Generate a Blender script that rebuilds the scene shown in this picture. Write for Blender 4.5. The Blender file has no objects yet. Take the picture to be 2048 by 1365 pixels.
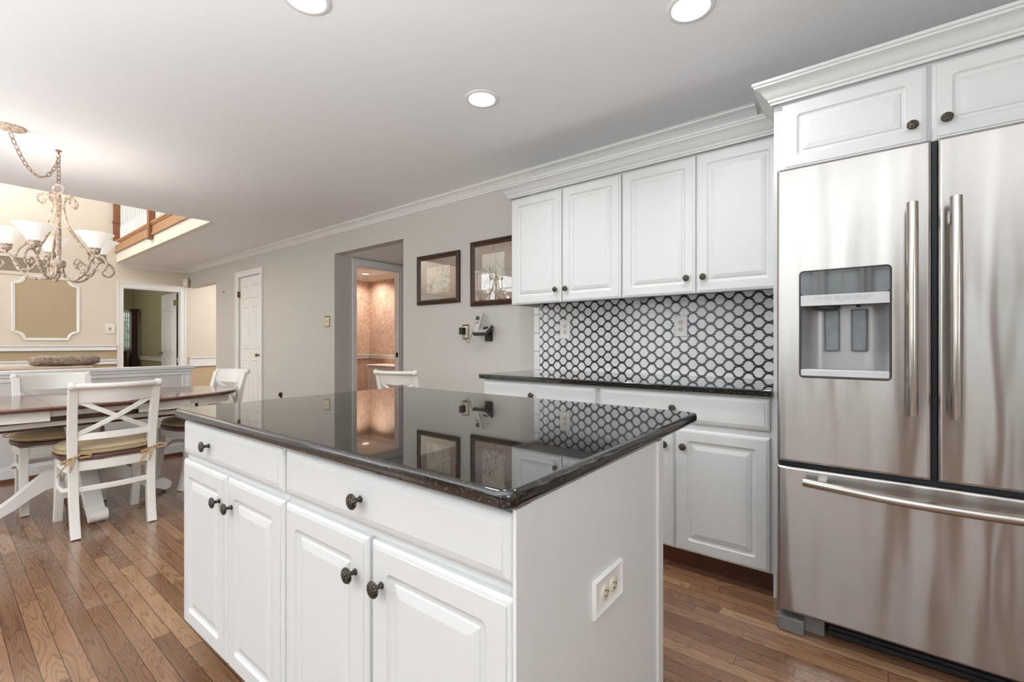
import bpy, bmesh, math, random
from mathutils import Vector, Matrix
random.seed(7)
PI = math.pi
scn = bpy.context.scene
COL = scn.collection

# ------------------------------------------------------------------ camera
cd = bpy.data.cameras.new('camera')
cd.sensor_width = 36.0
cd.lens = 16.02
cd.shift_y = 0.0019
cd.clip_start = 0.02
cam = bpy.data.objects.new('camera', cd)
COL.objects.link(cam)
cam.location = (0, 0, 1.12)
cam.rotation_euler = (PI/2, 0, math.radians(38.08))
scn.camera = cam

# ------------------------------------------------------------------ world, light, exposure
scn.view_settings.view_transform = 'Standard'
scn.view_settings.look = 'None'
scn.view_settings.gamma = 1.0
scn.view_settings.exposure = 0.16
scn.view_settings.use_curve_mapping = False

w = bpy.data.worlds.new('outdoors')
scn.world = w
w.use_nodes = True
wn = w.node_tree.nodes; wl = w.node_tree.links
wn.clear()
wo = wn.new('ShaderNodeOutputWorld'); wb = wn.new('ShaderNodeBackground')
tc = wn.new('ShaderNodeTexCoord'); sx = wn.new('ShaderNodeSeparateXYZ')
nz = wn.new('ShaderNodeTexNoise'); nz.inputs['Scale'].default_value = 9; nz.inputs['Detail'].default_value = 6
ad = wn.new('ShaderNodeMath'); ad.operation = 'MULTIPLY_ADD'; ad.inputs[1].default_value = 0.5
rp = wn.new('ShaderNodeValToRGB')
rp.color_ramp.elements[0].position = 0.20; rp.color_ramp.elements[0].color = (0.10, 0.14, 0.08, 1)
rp.color_ramp.elements[1].position = 0.42; rp.color_ramp.elements[1].color = (0.86, 0.93, 1.0, 1)
e = rp.color_ramp.elements.new(0.30); e.color = (0.45, 0.52, 0.46, 1)
wl.new(tc.outputs['Generated'], sx.inputs[0]); wl.new(tc.outputs['Generated'], nz.inputs['Vector'])
wl.new(nz.outputs[0], ad.inputs[0]); wl.new(sx.outputs['Z'], ad.inputs[2])
wl.new(ad.outputs[0], rp.inputs[0]); wl.new(rp.outputs[0], wb.inputs[0])
wb.inputs[1].default_value = 1.4
wl.new(wb.outputs[0], wo.inputs[0])

def area(name, loc, rot, sx_, sy_, power, col=(1, 1, 1), spread=PI):
    l = bpy.data.lights.new(name, 'AREA'); l.shape = 'RECTANGLE'
    l.size = sx_; l.size_y = sy_; l.energy = power; l.color = col; l.spread = spread
    o = bpy.data.objects.new(name, l); COL.objects.link(o)
    o.location = loc; o.rotation_euler = rot
    return o
UP = (PI, 0, 0)
# unseen fill lights added outside the frame, thrown up at the ceiling
area('bounce_light_kitchen', (0.1, -0.45, 1.30), UP, 2.6, 1.3, 54, (0.95, 0.98, 1.0))
area('bounce_light_middle', (-1.7, -2.5, 1.0), UP, 2.8, 2.0, 128, (0.88, 0.95, 1.0))
area('bounce_light_dining', (-4.2, -2.3, 1.0), UP, 2.2, 2.4, 56, (0.90, 0.955, 1.0))
area('bounce_light_living', (-7.6, -1.6, 2.6), UP, 3.0, 3.0, 230, (0.96, 0.97, 1.0))
# daylight entering at the windows of the back wall (placed outside the glass)
for (xa, xb) in ((-1.12, -0.67), (-0.52, -0.10), (0.02, 0.46), (1.42, 2.10)):
    area('window_daylight', ((xa+xb)/2, -4.42, 1.25), (PI/2, 0, 0), xb-xa, 1.9, 3.0, (0.90, 0.955, 1.0))
area('window_daylight_end', (2.5, -1.75, 1.45), (PI/2, 0, PI/2), 1.9, 1.4, 42, (0.93, 0.97, 1.0))  # added fill for half wall and island side, through the invented end window
area('window_daylight_dining', (-3.3, -4.42, 1.35), (PI/2, 0, 0), 2.2, 1.7, 20, (0.92, 0.98, 1.0))
area('window_daylight_living', (-7.8, -4.42, 1.9), (PI/2, 0, 0), 2.8, 2.6, 60, (0.97, 0.98, 1.0))

# ------------------------------------------------------------------ helpers
class MB:
    def __init__(s):
        s.v = []; s.f = []
    def add(s, vs, fs):
        n = len(s.v); s.v += [tuple(p) for p in vs]; s.f += [tuple(i+n for i in f) for f in fs]
        return s
    def box(s, a, b):
        x0, y0, z0 = a; x1, y1, z1 = b
        if x0 > x1: x0, x1 = x1, x0
        if y0 > y1: y0, y1 = y1, y0
        if z0 > z1: z0, z1 = z1, z0
        vs = [(x0,y0,z0),(x1,y0,z0),(x1,y1,z0),(x0,y1,z0),(x0,y0,z1),(x1,y0,z1),(x1,y1,z1),(x0,y1,z1)]
        return s.add(vs, [(0,3,2,1),(4,5,6,7),(0,1,5,4),(1,2,6,5),(2,3,7,6),(3,0,4,7)])
    def rings(s, rings, closed=True, cap0=True, cap1=True):
        n = len(rings[0]); vs = [p for r in rings for p in r]; fs = []
        for i in range(len(rings)-1):
            for j in range(n if closed else n-1):
                k = (j+1) % n
                fs.append((i*n+j, i*n+k, (i+1)*n+k, (i+1)*n+j))
        if cap0: fs.append(tuple(reversed(range(n))))
        if cap1: fs.append(tuple((len(rings)-1)*n+j for j in range(n)))
        return s.add(vs, fs)
    def tube(s, pts, r, seg=12, caps=True, closed=False, squash=1.0, ref=None):
        pts = [Vector(p) for p in pts]; n = len(pts)
        rs = r if isinstance(r, (list, tuple)) else [r]*n
        rings = []; prev = None
        for i, p in enumerate(pts):
            if closed: t = (pts[(i+1) % n]-pts[i-1])
            else: t = pts[min(i+1, n-1)]-pts[max(i-1, 0)]
            t.normalize()
            if prev is None:
                u = Vector(ref) if ref else (Vector((0,0,1)) if abs(t.z) < 0.9 else Vector((1,0,0)))
            else: u = prev
            u = (u - t*u.dot(t))
            if u.length < 1e-6: u = t.orthogonal()
            u.normalize(); prev = u; v = t.cross(u)
            rings.append([p + u*(rs[i]*math.cos(2*PI*j/seg)) + v*(rs[i]*squash*math.sin(2*PI*j/seg)) for j in range(seg)])
        if closed: rings.append(rings[0]); caps = False
        return s.rings(rings, True, caps, caps)
    def bar(s, pts, wd, ht, ref, ch=0.0):
        # rectangular section swept along pts; ref = direction of ht
        pts = [Vector(p) for p in pts]; n = len(pts); rings = []
        ws = wd if isinstance(wd, (list, tuple)) else [wd]*n
        hs = ht if isinstance(ht, (list, tuple)) else [ht]*n
        for i, p in enumerate(pts):
            t = pts[min(i+1, n-1)]-pts[max(i-1, 0)]; t.normalize()
            u = Vector(ref); u = u - t*u.dot(t); u.normalize(); v = u.cross(t)
            a, b = ws[i]/2, hs[i]/2
            c = min(ch, a*0.9, b*0.9)
            if c > 0: q = [(-a+c,-b),(a-c,-b),(a,-b+c),(a,b-c),(a-c,b),(-a+c,b),(-a,b-c),(-a,-b+c)]
            else: q = [(-a,-b),(a,-b),(a,b),(-a,b)]
            rings.append([p + v*x + u*y for x, y in q])
        return s.rings(rings)
    def lathe(s, prof, c=(0,0,0), seg=24, axis='z', caps=True):
        rings = []
        for r, z in prof:
            ring = []
            for j in range(seg):
                a = 2*PI*j/seg; x, y = r*math.cos(a), r*math.sin(a)
                if axis == 'z': q = (x, y, z)
                elif axis == 'y': q = (x, z, -y)   # axis along +y
                else: q = (z, x, y)
                ring.append((q[0]+c[0], q[1]+c[1], q[2]+c[2]))
            rings.append(ring)
        return s.rings(rings, True, caps, caps)
    def sphere(s, c, r, seg=16, sc=(1,1,1)):
        prof = []
        rings = []
        m = seg//2
        for i in range(1, m):
            a = PI*i/m
            rings.append([(c[0]+r*sc[0]*math.sin(a)*math.cos(2*PI*j/seg), c[1]+r*sc[1]*math.sin(a)*math.sin(2*PI*j/seg), c[2]-r*sc[2]*math.cos(a)) for j in range(seg)])
        return s.rings(rings)
    def build(s, name, mat, parent=None, smooth=False, loc=None, bevel=0.0, ang=35, seg=2, wn=False, **kw):
        me = bpy.data.meshes.new(name)
        me.from_pydata(s.v, [], s.f)
        bm = bmesh.new(); bm.from_mesh(me)
        bmesh.ops.remove_doubles(bm, verts=bm.verts, dist=1e-6)
        bmesh.ops.recalc_face_normals(bm, faces=bm.faces)
        bm.to_mesh(me); bm.free()
        o = bpy.data.objects.new(name, me); COL.objects.link(o)
        if parent: o.parent = parent
        if loc: o.location = loc
        if mat: me.materials.append(mat)
        if bevel > 0:
            m = o.modifiers.new('bevel', 'BEVEL'); m.width = bevel; m.segments = seg; m.limit_method = 'ANGLE'; m.angle_limit = math.radians(40)
            m.harden_normals = False
            smooth = True
        if smooth:
            for p in me.polygons: p.use_smooth = True
            try: me.set_sharp_from_angle(angle=math.radians(ang))
            except Exception: pass
        if wn:
            m = o.modifiers.new('normals', 'WEIGHTED_NORMAL'); m.keep_sharp = True; m.weight = 80
        for k, v in kw.items(): o[k] = v
        return o

def thing(name, label, cat, loc=(0,0,0), rz=0.0, group=None):
    o = bpy.data.objects.new(name, None); COL.objects.link(o); o.empty_display_size = 0.05
    o.location = loc; o.rotation_euler = (0, 0, rz); o['label'] = label; o['category'] = cat
    if group: o['group'] = group
    return o
def tag(o, label, cat, group=None):
    o['label'] = label; o['category'] = cat
    if group: o['group'] = group
    return o
def struct(o):
    o['kind'] = 'structure'; return o
def kids(o): return [c for c in bpy.data.objects if c.parent is o]
def dup(root, loc, rz, label, group=None):
    r = root.copy(); COL.objects.link(r); r.location = loc; r.rotation_euler = (0, 0, rz); r['label'] = label
    if group: r['group'] = group
    for ch in kids(root):
        c = ch.copy(); COL.objects.link(c); c.parent = r
        for g in kids(ch):
            d = g.copy(); COL.objects.link(d); d.parent = c
    return r

# ------------------------------------------------------------------ materials
def srgb(r, g, b):
    def f(c):
        c /= 255.0
        return c/12.92 if c <= 0.04045 else ((c+0.055)/1.055)**2.4
    return (f(r), f(g), f(b), 1)
def mat(name, col, rough=0.5, metal=0.0, spec=0.5, bump=0.0, bscale=60.0, var=0.0, vscale=3.0, coat=0.0, emit=None, estr=0.0):
    m = bpy.data.materials.new(name); m.use_nodes = True
    nt = m.node_tree; b = nt.nodes['Principled BSDF']
    b.inputs['Base Color'].default_value = col; b.inputs['Roughness'].default_value = rough
    b.inputs['Metallic'].default_value = metal; b.inputs['Specular IOR Level'].default_value = spec
    if coat: b.inputs['Coat Weight'].default_value = coat; b.inputs['Coat Roughness'].default_value = 0.08
    if emit: b.inputs['Emission Color'].default_value = emit; b.inputs['Emission Strength'].default_value = estr
    co = nt.nodes.new('ShaderNodeTexCoord')
    if bump or var:
        n = nt.nodes.new('ShaderNodeTexNoise'); n.inputs['Scale'].default_value = bscale; n.inputs['Detail'].default_value = 4
        nt.links.new(co.outputs['Object'], n.inputs['Vector'])
        if bump:
            bp = nt.nodes.new('ShaderNodeBump'); bp.inputs['Strength'].default_value = bump; bp.inputs['Distance'].default_value = 0.002
            nt.links.new(n.outputs[0], bp.inputs['Height']); nt.links.new(bp.outputs[0], b.inputs['Normal'])
        if var:
            n2 = nt.nodes.new('ShaderNodeTexNoise'); n2.inputs['Scale'].default_value = vscale; n2.inputs['Detail'].default_value = 5
            nt.links.new(co.outputs['Object'], n2.inputs['Vector'])
            r = nt.nodes.new('ShaderNodeValToRGB')
            r.color_ramp.elements[0].position = 0.3; r.color_ramp.elements[1].position = 0.7
            r.color_ramp.elements[0].color = tuple(c*(1-var) for c in col[:3])+(1,)
            r.color_ramp.elements[1].color = tuple(min(1, c*(1+var)) for c in col[:3])+(1,)
            nt.links.new(n2.outputs[0], r.inputs[0]); nt.links.new(r.outputs[0], b.inputs['Base Color'])
    return m
class NG:
    """tiny node-graph helper"""
    def __init__(s, name):
        s.m = bpy.data.materials.new(name); s.m.use_nodes = True
        s.nt = s.m.node_tree; s.b = s.nt.nodes['Principled BSDF']
        s.co = s.nt.nodes.new('ShaderNodeTexCoord')
    def link(s, a, b): s.nt.links.new(a, b)
    def setin(s, sock, v):
        if hasattr(v, 'is_linked') or hasattr(v, 'links'): s.link(v, sock)
        else: sock.default_value = v
    def math(s, op, a, b=None, c=None):
        n = s.nt.nodes.new('ShaderNodeMath'); n.operation = op
        s.setin(n.inputs[0], a)
        if b is not None: s.setin(n.inputs[1], b)
        if c is not None: s.setin(n.inputs[2], c)
        return n.outputs[0]
    def xyz(s, src=None):
        n = s.nt.nodes.new('ShaderNodeSeparateXYZ'); s.link(src or s.co.outputs['Object'], n.inputs[0]); return n.outputs
    def comb(s, x, y, z=0.0):
        n = s.nt.nodes.new('ShaderNodeCombineXYZ'); s.setin(n.inputs[0], x); s.setin(n.inputs[1], y); s.setin(n.inputs[2], z); return n.outputs[0]
    def noise(s, vec, scale, detail=3, rough=0.5, dist=0.0):
        n = s.nt.nodes.new('ShaderNodeTexNoise'); s.link(vec, n.inputs['Vector']); n.inputs['Scale'].default_value = scale
        n.inputs['Detail'].default_value = detail; n.inputs['Roughness'].default_value = rough; n.inputs['Distortion'].default_value = dist
        return n.outputs[0]
    def white(s, vec):
        n = s.nt.nodes.new('ShaderNodeTexWhiteNoise'); n.noise_dimensions = '3D'; s.link(vec, n.inputs['Vector']); return n.outputs[0]
    def ramp(s, fac, stops, interp='LINEAR'):
        n = s.nt.nodes.new('ShaderNodeValToRGB'); cr = n.color_ramp; cr.interpolation = interp
        cr.elements[0].position = stops[0][0]; cr.elements[0].color = stops[0][1]
        cr.elements[1].position = stops[-1][0]; cr.elements[1].color = stops[-1][1]
        for p, c in stops[1:-1]:
            e = cr.elements.new(p); e.color = c
        s.link(fac, n.inputs[0]); return n.outputs[0]
    def mix(s, fac, a, b, mode='MIX'):
        n = s.nt.nodes.new('ShaderNodeMix'); n.data_type = 'RGBA'; n.blend_type = mode
        s.setin(n.inputs[0], fac); s.setin(n.inputs[6], a); s.setin(n.inputs[7], b); return n.outputs[2]
    def bump(s, h, strength=0.3, dist=0.002):
        n = s.nt.nodes.new('ShaderNodeBump'); n.inputs['Strength'].default_value = strength; n.inputs['Distance'].default_value = dist
        s.link(h, n.inputs['Height']); s.link(n.outputs[0], s.b.inputs['Normal'])
    def base(s, c): s.setin(s.b.inputs['Base Color'], c)
    def set(s, **k):
        for a, v in k.items(): s.setin(s.b.inputs[a.replace('_', ' ')], v)

M = {}
M['cab'] = mat('white_cabinet_paint', srgb(213, 214, 213), 0.38, bump=0.03, bscale=40)
M['islandside'] = mat('island_panel_paint', srgb(222, 222, 221), 0.42, bump=0.05, bscale=30)
M['trim'] = mat('white_trim_paint', srgb(238, 237, 235), 0.42)
M['ceil'] = mat('ceiling_paint', srgb(247, 249, 251), 0.9, bump=0.04, bscale=200)
M['wall'] = mat('greige_wall_paint', srgb(203, 200, 193), 0.75, bump=0.06, bscale=250)
M['halfwall'] = mat('grey_half_wall_paint', srgb(224, 221, 218), 0.75, bump=0.06, bscale=250)
M['cream'] = mat('cream_wall_paint', srgb(222, 213, 198), 0.8, bump=0.05, bscale=250)
M['tan'] = mat('tan_wall_paint', srgb(182, 166, 137), 0.8, bump=0.05, bscale=250)
M['tan2'] = mat('ochre_wall_paint', srgb(202, 180, 148), 0.8)
M['olive'] = mat('olive_wall_paint', srgb(168, 160, 128), 0.85)
M['fascia'] = mat('cream_fascia_paint', srgb(236, 232, 220), 0.8)
M['chairwhite'] = mat('cream_chair_paint', srgb(238, 234, 226), 0.32, bump=0.05, bscale=25)
M['darkgrey'] = mat('dark_grey_plastic', srgb(60, 60, 62), 0.5)
M['midgrey'] = mat('grey_plastic', srgb(118, 116, 115), 0.5)
M['lightgrey'] = mat('light_grey_plastic', srgb(206, 206, 208), 0.35)
M['black'] = mat('black_plastic', srgb(20, 20, 22), 0.45)
M['gasket'] = mat('black_gasket', srgb(22, 26, 32), 0.5)
M['brass'] = mat('antique_brass', srgb(150, 134, 98), 0.35, metal=0.9)
M['ivory'] = mat('ivory_plastic', srgb(222, 214, 194), 0.4)
M['plate'] = mat('white_metal_plate', srgb(236, 235, 232), 0.35)
M['slot'] = mat('outlet_slot_dark', srgb(50, 42, 36), 0.6)
M['cushion'] = mat('khaki_cushion_fabric', srgb(186, 168, 136), 0.9, bump=0.25, bscale=400, var=0.08, vscale=8)
M['piping'] = mat('dark_khaki_piping', srgb(150, 128, 96), 0.9)
M['seatwood'] = mat('dark_seat_wood', srgb(96, 62, 50), 0.4, var=0.25, vscale=12)
M['ribbon'] = mat('tan_ribbon', srgb(190, 160, 120), 0.85)
M['shade'] = None
M['display'] = mat('dark_glass_display', srgb(40, 42, 46), 0.04, spec=1.0, coat=0.6)
M['vanity'] = mat('peach_white_vanity', srgb(236, 226, 216), 0.45)
M['mahogany'] = mat('mahogany', srgb(60, 30, 22), 0.35, var=0.2, vscale=6)
M['toekick'] = mat('stained_toe_kick', srgb(92, 54, 36), 0.4, var=0.3, vscale=10)
M['oakrail'] = mat('oak_rail', srgb(178, 134, 96), 0.45, var=0.12, vscale=10)
M['oakdark'] = mat('oak_newel', srgb(140, 92, 62), 0.45, var=0.12, vscale=10)
M['shoe'] = mat('stained_shoe_moulding', srgb(120, 78, 54), 0.4)
M['inkmark'] = mat('dark_ink', srgb(58, 48, 44), 0.8)

# black granite
g = NG('black_granite')
v = g.nt.nodes.new('ShaderNodeTexVoronoi'); v.inputs['Scale'].default_value = 260; g.link(g.co.outputs['Object'], v.inputs['Vector'])
sepc = g.xyz(v.outputs['Color'])
fl = g.ramp(sepc[0], [(0.0, srgb(16, 16, 16)), (0.86, srgb(26, 25, 24)), (0.93, srgb(74, 70, 62)), (1.0, srgb(110, 100, 84))])
n1 = g.noise(g.co.outputs['Object'], 120, 4)
c2 = g.ramp(n1, [(0.35, srgb(12, 12, 12)), (0.7, srgb(44, 42, 40))])
g.base(g.mix(0.5, fl, c2)); g.set(Roughness=0.03, IOR=1.75, Coat_Weight=0.25, Coat_Roughness=0.01)
M['granite'] = g.m

# oak strip floor, boards run along X
def wood_floor():
    g = NG('oak_strip_floor'); W = 0.0575
    x, y, z = g.xyz()
    row = g.math('FLOOR', g.math('DIVIDE', y, W))
    rr = g.white(g.comb(row, 3.3, 1.7))
    ln = g.math('MULTIPLY_ADD', g.white(g.comb(row, 9.1, 4.2)), 0.5, 0.62)
    xs = g.math('DIVIDE', g.math('MULTIPLY_ADD', rr, 3.0, x), ln)
    colm = g.math('FLOOR', xs)
    cid = g.white(g.comb(row, colm, 5.5)); cid2 = g.white(g.comb(colm, row, 8.8))
    fy = g.math('FRACT', g.math('DIVIDE', y, W)); fx = g.math('FRACT', xs)
    ey = g.math('MINIMUM', fy, g.math('SUBTRACT', 1.0, fy))
    ex = g.math('MULTIPLY', g.math('MINIMUM', fx, g.math('SUBTRACT', 1.0, fx)), 14.0)
    seam = g.math('MINIMUM', g.ramp(ey, [(0.0, (0, 0, 0, 1)), (0.035, (1, 1, 1, 1))]), g.ramp(ex, [(0.0, (0, 0, 0, 1)), (0.03, (1, 1, 1, 1))]))
    base = g.ramp(cid, [(0.0, srgb(122, 89, 66)), (0.4, srgb(139, 103, 78)), (0.8, srgb(152, 115, 87)), (1.0, srgb(172, 135, 103))])
    # cathedral grain: contour lines of a stretched noise
    vec = g.comb(g.math('MULTIPLY_ADD', cid2, 40.0, g.math('MULTIPLY', x, 1.9)), g.math('MULTIPLY_ADD', cid, 30.0, g.math('MULTIPLY', y, 19.0)), 0.0)
    nn = g.noise(vec, 1.0, 1.5, 0.4, 0.3)
    ringv = g.math('FRACT', g.math('MULTIPLY', nn, g.math('MULTIPLY_ADD', cid2, 9.0, 12.0)))
    ring = g.ramp(ringv, [(0.0, (0.46, 0.42, 0.40, 1)), (0.10, (0.62, 0.58, 0.55, 1)), (0.34, (1, 1, 1, 1)), (0.86, (1.04, 1.03, 1.02, 1)), (1.0, (0.46, 0.42, 0.40, 1))])
    fv = g.comb(g.math('MULTIPLY', x, 5.0), g.math('MULTIPLY', y, 320.0), 0.0)
    fine = g.ramp(g.noise(fv, 1.0, 3), [(0.3, (0.84, 0.82, 0.80, 1)), (0.65, (1.05, 1.05, 1.05, 1))])
    c = g.mix(0.62, base, ring, 'MULTIPLY'); c = g.mix(0.8, c, fine, 'MULTIPLY')
    c = g.mix(seam, srgb(44, 27, 20), c)
    g.base(c)
    g.set(Roughness=g.math('MULTIPLY_ADD', g.noise(g.co.outputs['Object'], 3.0, 3), 0.12, 0.13), Coat_Weight=0.35, Coat_Roughness=0.1)
    g.bump(g.math('MULTIPLY_ADD', seam, 1.0, g.math('MULTIPLY', g.noise(g.co.outputs['Object'], 7.0, 2), 0.5)), 0.12, 0.0012)
    return g.m
M['floor'] = wood_floor()

# table wood
g = NG('walnut_table_top')
x, y, z = g.xyz()
nn = g.noise(g.comb(g.math('MULTIPLY', x, 10.0), g.math('MULTIPLY', y, 2.0), z), 1.5, 3)
g.base(g.ramp(nn, [(0.3, srgb(112, 76, 60)), (0.55, srgb(132, 94, 76)), (0.75, srgb(96, 62, 48))])); g.set(Roughness=0.16, Coat_Weight=0.5, Coat_Roughness=0.06)
M['tablewood'] = g.m
M['tableedge'] = mat('dark_table_edge', srgb(74, 36, 28), 0.2, coat=0.5)

# brushed stainless steel
def steel(name, col, rough=0.24, wob=0.5, wd=0.05, aniso=0.85):
    g = NG(name)
    x, y, z = g.xyz()
    g.base(col)
    br = g.noise(g.comb(g.math('MULTIPLY', x, 6.0), y, g.math('MULTIPLY', z, 350.0)), 1.0, 2)
    g.set(Metallic=1.0, Roughness=g.math('MULTIPLY_ADD', br, 0.03, rough-0.015), Anisotropic=aniso)
    t = g.comb(0.0, 0.0, 1.0); g.link(t, g.b.inputs['Tangent'])
    wv = g.noise(g.comb(g.math('MULTIPLY', x, 5.5), 0.0, g.math('MULTIPLY', z, 0.7)), 1.0, 1.5)
    g.bump(wv, wob, wd)
    return g.m
M['steel'] = steel('brushed_stainless_steel', srgb(182, 179, 176), 0.22, 0.5, 0.045)
M['steelhandle'] = mat('polished_steel_handle', srgb(190, 184, 178), 0.2, metal=1.0)

# knobs: dark pewter with embossed swirls
g = NG('pewter_knob')
vv = g.nt.nodes.new('ShaderNodeTexVoronoi'); vv.feature = 'DISTANCE_TO_EDGE'; vv.inputs['Scale'].default_value = 170; g.link(g.co.outputs['Object'], vv.inputs['Vector'])
g.base(g.ramp(vv.outputs[0], [(0.0, srgb(38, 36, 32)), (0.25, srgb(112, 108, 98))])); g.set(Metallic=0.9, Roughness=0.32); g.bump(vv.outputs[0], 0.9, 0.003)
M['knob'] = g.m

# backsplash lantern tile
def tiles():
    g = NG('black_white_lantern_tile'); P, Q = 0.104, 0.0715
    x, y, z = g.xyz()
    def cell(ox, oz):
        u = g.math('SUBTRACT', g.math('FRACT', g.math('ADD', g.math('DIVIDE', x, P), ox)), 0.5)
        v = g.math('SUBTRACT', g.math('FRACT', g.math('ADD', g.math('DIVIDE', z, Q), oz)), 0.5)
        ax = g.math('MULTIPLY', g.math('ABSOLUTE', u), P); az = g.math('MULTIPLY', g.math('ABSOLUTE', v), Q)
        circ = g.math('SQRT', g.math('ADD', g.math('POWER', g.math('DIVIDE', ax, 0.0252), 2.0), g.math('POWER', g.math('DIVIDE', az, 0.0286), 2.0)))
        dia = g.math('ADD', g.math('DIVIDE', ax, 0.0330), g.math('DIVIDE', az, 0.0300))
        return g.math('MINIMUM', circ, dia)
    a = cell(0.0, 0.0); b = cell(0.5, 0.5)
    d = g.math('MINIMUM', a, b); df = g.math('ABSOLUTE', g.math('SUBTRACT', a, b))
    rope = g.math('MULTIPLY', g.math('SINE', g.math('MULTIPLY', g.math('ADD', x, z), 430.0)), g.math('SINE', g.math('MULTIPLY', g.math('SUBTRACT', x, z), 430.0)))
    dd = g.math('MULTIPLY_ADD', rope, 0.05, d)
    whitec = g.mix(g.noise(g.comb(x, y, z), 90, 3), srgb(226, 225, 228), srgb(240, 240, 242))
    c = g.ramp(dd, [(0.0, (0, 0, 0, 1)), (0.985, (0, 0, 0, 1)), (1.02, (1, 1, 1, 1))])
    line = g.ramp(df, [(0.0, (1, 1, 1, 1)), (0.07, (1, 1, 1, 1)), (0.14, (0, 0, 0, 1))])  # grey highlight along the black bands, put into the colour
    far = g.ramp(d, [(1.08, (0, 0, 0, 1)), (1.16, (1, 1, 1, 1))])
    lm = g.math('MULTIPLY', line, 0.5)
    blk = g.mix(lm, srgb(22, 22, 24), srgb(150, 150, 152))
    g.base(g.mix(c, whitec, blk)); g.set(Roughness=0.12)
    g.bump(g.math('SUBTRACT', 1.0, c), 0.25, 0.002)
    return g.m
M['tiles'] = tiles()
M['tilewhite'] = mat('white_border_tile', srgb(234, 233, 234), 0.15)

# painted ironwork of the chandelier
g = NG('antiqued_iron')
n1 = g.noise(g.co.outputs['Object'], 70, 5, 0.7)
g.base(g.ramp(n1, [(0.34, srgb(132, 106, 86)), (0.44, srgb(186, 160, 138)), (0.55, srgb(228, 214, 198))])); g.set(Roughness=0.5, Metallic=0.15); g.bump(n1, 0.8, 0.004)
M['iron'] = g.m
M['chainmetal'] = mat('antique_bronze_chain', srgb(150, 116, 92), 0.4, metal=0.5)
M['shade'] = mat('frosted_alabaster_glass', srgb(244, 240, 236), 0.35, emit=(1.0, 0.93, 0.86, 1), estr=0.42)
M['lens'] = mat('glowing_downlight_lens', srgb(255, 255, 255), 0.5, emit=(1, 0.99, 0.97, 1), estr=4.0)
M['lenswarm'] = mat('glowing_warm_lens', srgb(255, 250, 240), 0.5, emit=(1, 0.84, 0.68, 1), estr=2.5)

# faux-finish powder room wall
g = NG('peach_faux_finish')
n1 = g.noise(g.co.outputs['Object'], 9, 6, 0.65, 2.0)
g.base(g.ramp(n1, [(0.30, srgb(186, 148, 122)), (0.5, srgb(210, 176, 150)), (0.7, srgb(228, 202, 180))])); g.set(Roughness=0.6)
M['faux'] = g.m

# clear glass that lets light straight through but reflects
def glass(name, refl=0.08, rough=0.0):
    m = bpy.data.materials.new(name); m.use_nodes = True; nt = m.node_tree; nt.nodes.clear()
    o = nt.nodes.new('ShaderNodeOutputMaterial'); t = nt.nodes.new('ShaderNodeBsdfTransparent'); gl = nt.nodes.new('ShaderNodeBsdfGlossy')
    gl.inputs['Roughness'].default_value = rough
    lw = nt.nodes.new('ShaderNodeLayerWeight'); lw.inputs[0].default_value = 0.5
    fr = nt.nodes.new('ShaderNodeMath'); fr.operation = 'POWER'; fr.inputs[1].default_value = 4.0; nt.links.new(lw.outputs['Facing'], fr.inputs[0])
    mx = nt.nodes.new('ShaderNodeMixShader')
    ad = nt.nodes.new('ShaderNodeMath'); ad.operation = 'ADD'; ad.inputs[1].default_value = refl; ad.use_clamp = True
    nt.links.new(fr.outputs[0], ad.inputs[0]); nt.links.new(ad.outputs[0], mx.inputs[0])
    nt.links.new(t.outputs[0], mx.inputs[1]); nt.links.new(gl.outputs[0], mx.inputs[2]); nt.links.new(mx.outputs[0], o.inputs[0])
    return m
M['glass'] = glass('window_glass', 0.04)
M['picglass'] = glass('picture_glass', 0.11)

# botanical engraving prints
def print_mat(name, dense, seed):
    g = NG(name)
    x, y, z = g.xyz()
    vec = g.comb(g.math('ADD', x, seed), seed, z)
    a = g.noise(vec, 22, 5, 0.7, 1.2)
    ln = g.math('ABSOLUTE', g.math('SUBTRACT', a, 0.5))
    k = g.ramp(ln, [(0.0, (1, 1, 1, 1)), (0.018, (0.9, 0.9, 0.9, 1)), (0.045, (0, 0, 0, 1))])
    big = g.noise(vec, 8, 3, 0.5, 0.5)
    hz = g.math('MULTIPLY_ADD', z, -dense, big)
    msk = g.ramp(hz, [(0.42, (0, 0, 0, 1)), (0.56, (1, 1, 1, 1))])
    bx = g.math('MULTIPLY', k, msk)
    g.base(g.mix(bx, srgb(214, 206, 186), srgb(70, 62, 50))); g.set(Roughness=0.9)
    return g.m
M['print1'] = print_mat('engraved_print_urn', 0.4, 3.1)
M['print2'] = print_mat('engraved_print_flowers', 1.6, 8.4)
M['mat'] = mat('taupe_picture_mat', srgb(158, 134, 114), 0.9, var=0.04, vscale=6)
M['frame'] = mat('bronze_picture_frame', srgb(64, 46, 34), 0.4, metal=0.3, bump=0.6, bscale=120, var=0.3, vscale=30)
M['gilt'] = mat('gilt_lip', srgb(150, 112, 70), 0.4, metal=0.5)

# sofa fabrics
M['sofa'] = mat('beige_woven_sofa', srgb(196, 176, 158), 0.95, bump=0.5, bscale=300, var=0.08, vscale=60)
g = NG('scroll_jacquard')
n1 = g.noise(g.co.outputs['Object'], 34, 3, 0.6, 1.6)
ln = g.math('ABSOLUTE', g.math('SUBTRACT', n1, 0.5))
g.base(g.ramp(ln, [(0.0, srgb(112, 92, 80)), (0.03, srgb(132, 112, 98)), (0.07, srgb(196, 180, 160)), (0.2, srgb(160, 140, 122))])); g.set(Roughness=0.95); g.bump(ln, 0.6, 0.004)
M['jacquard'] = g.m

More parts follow.
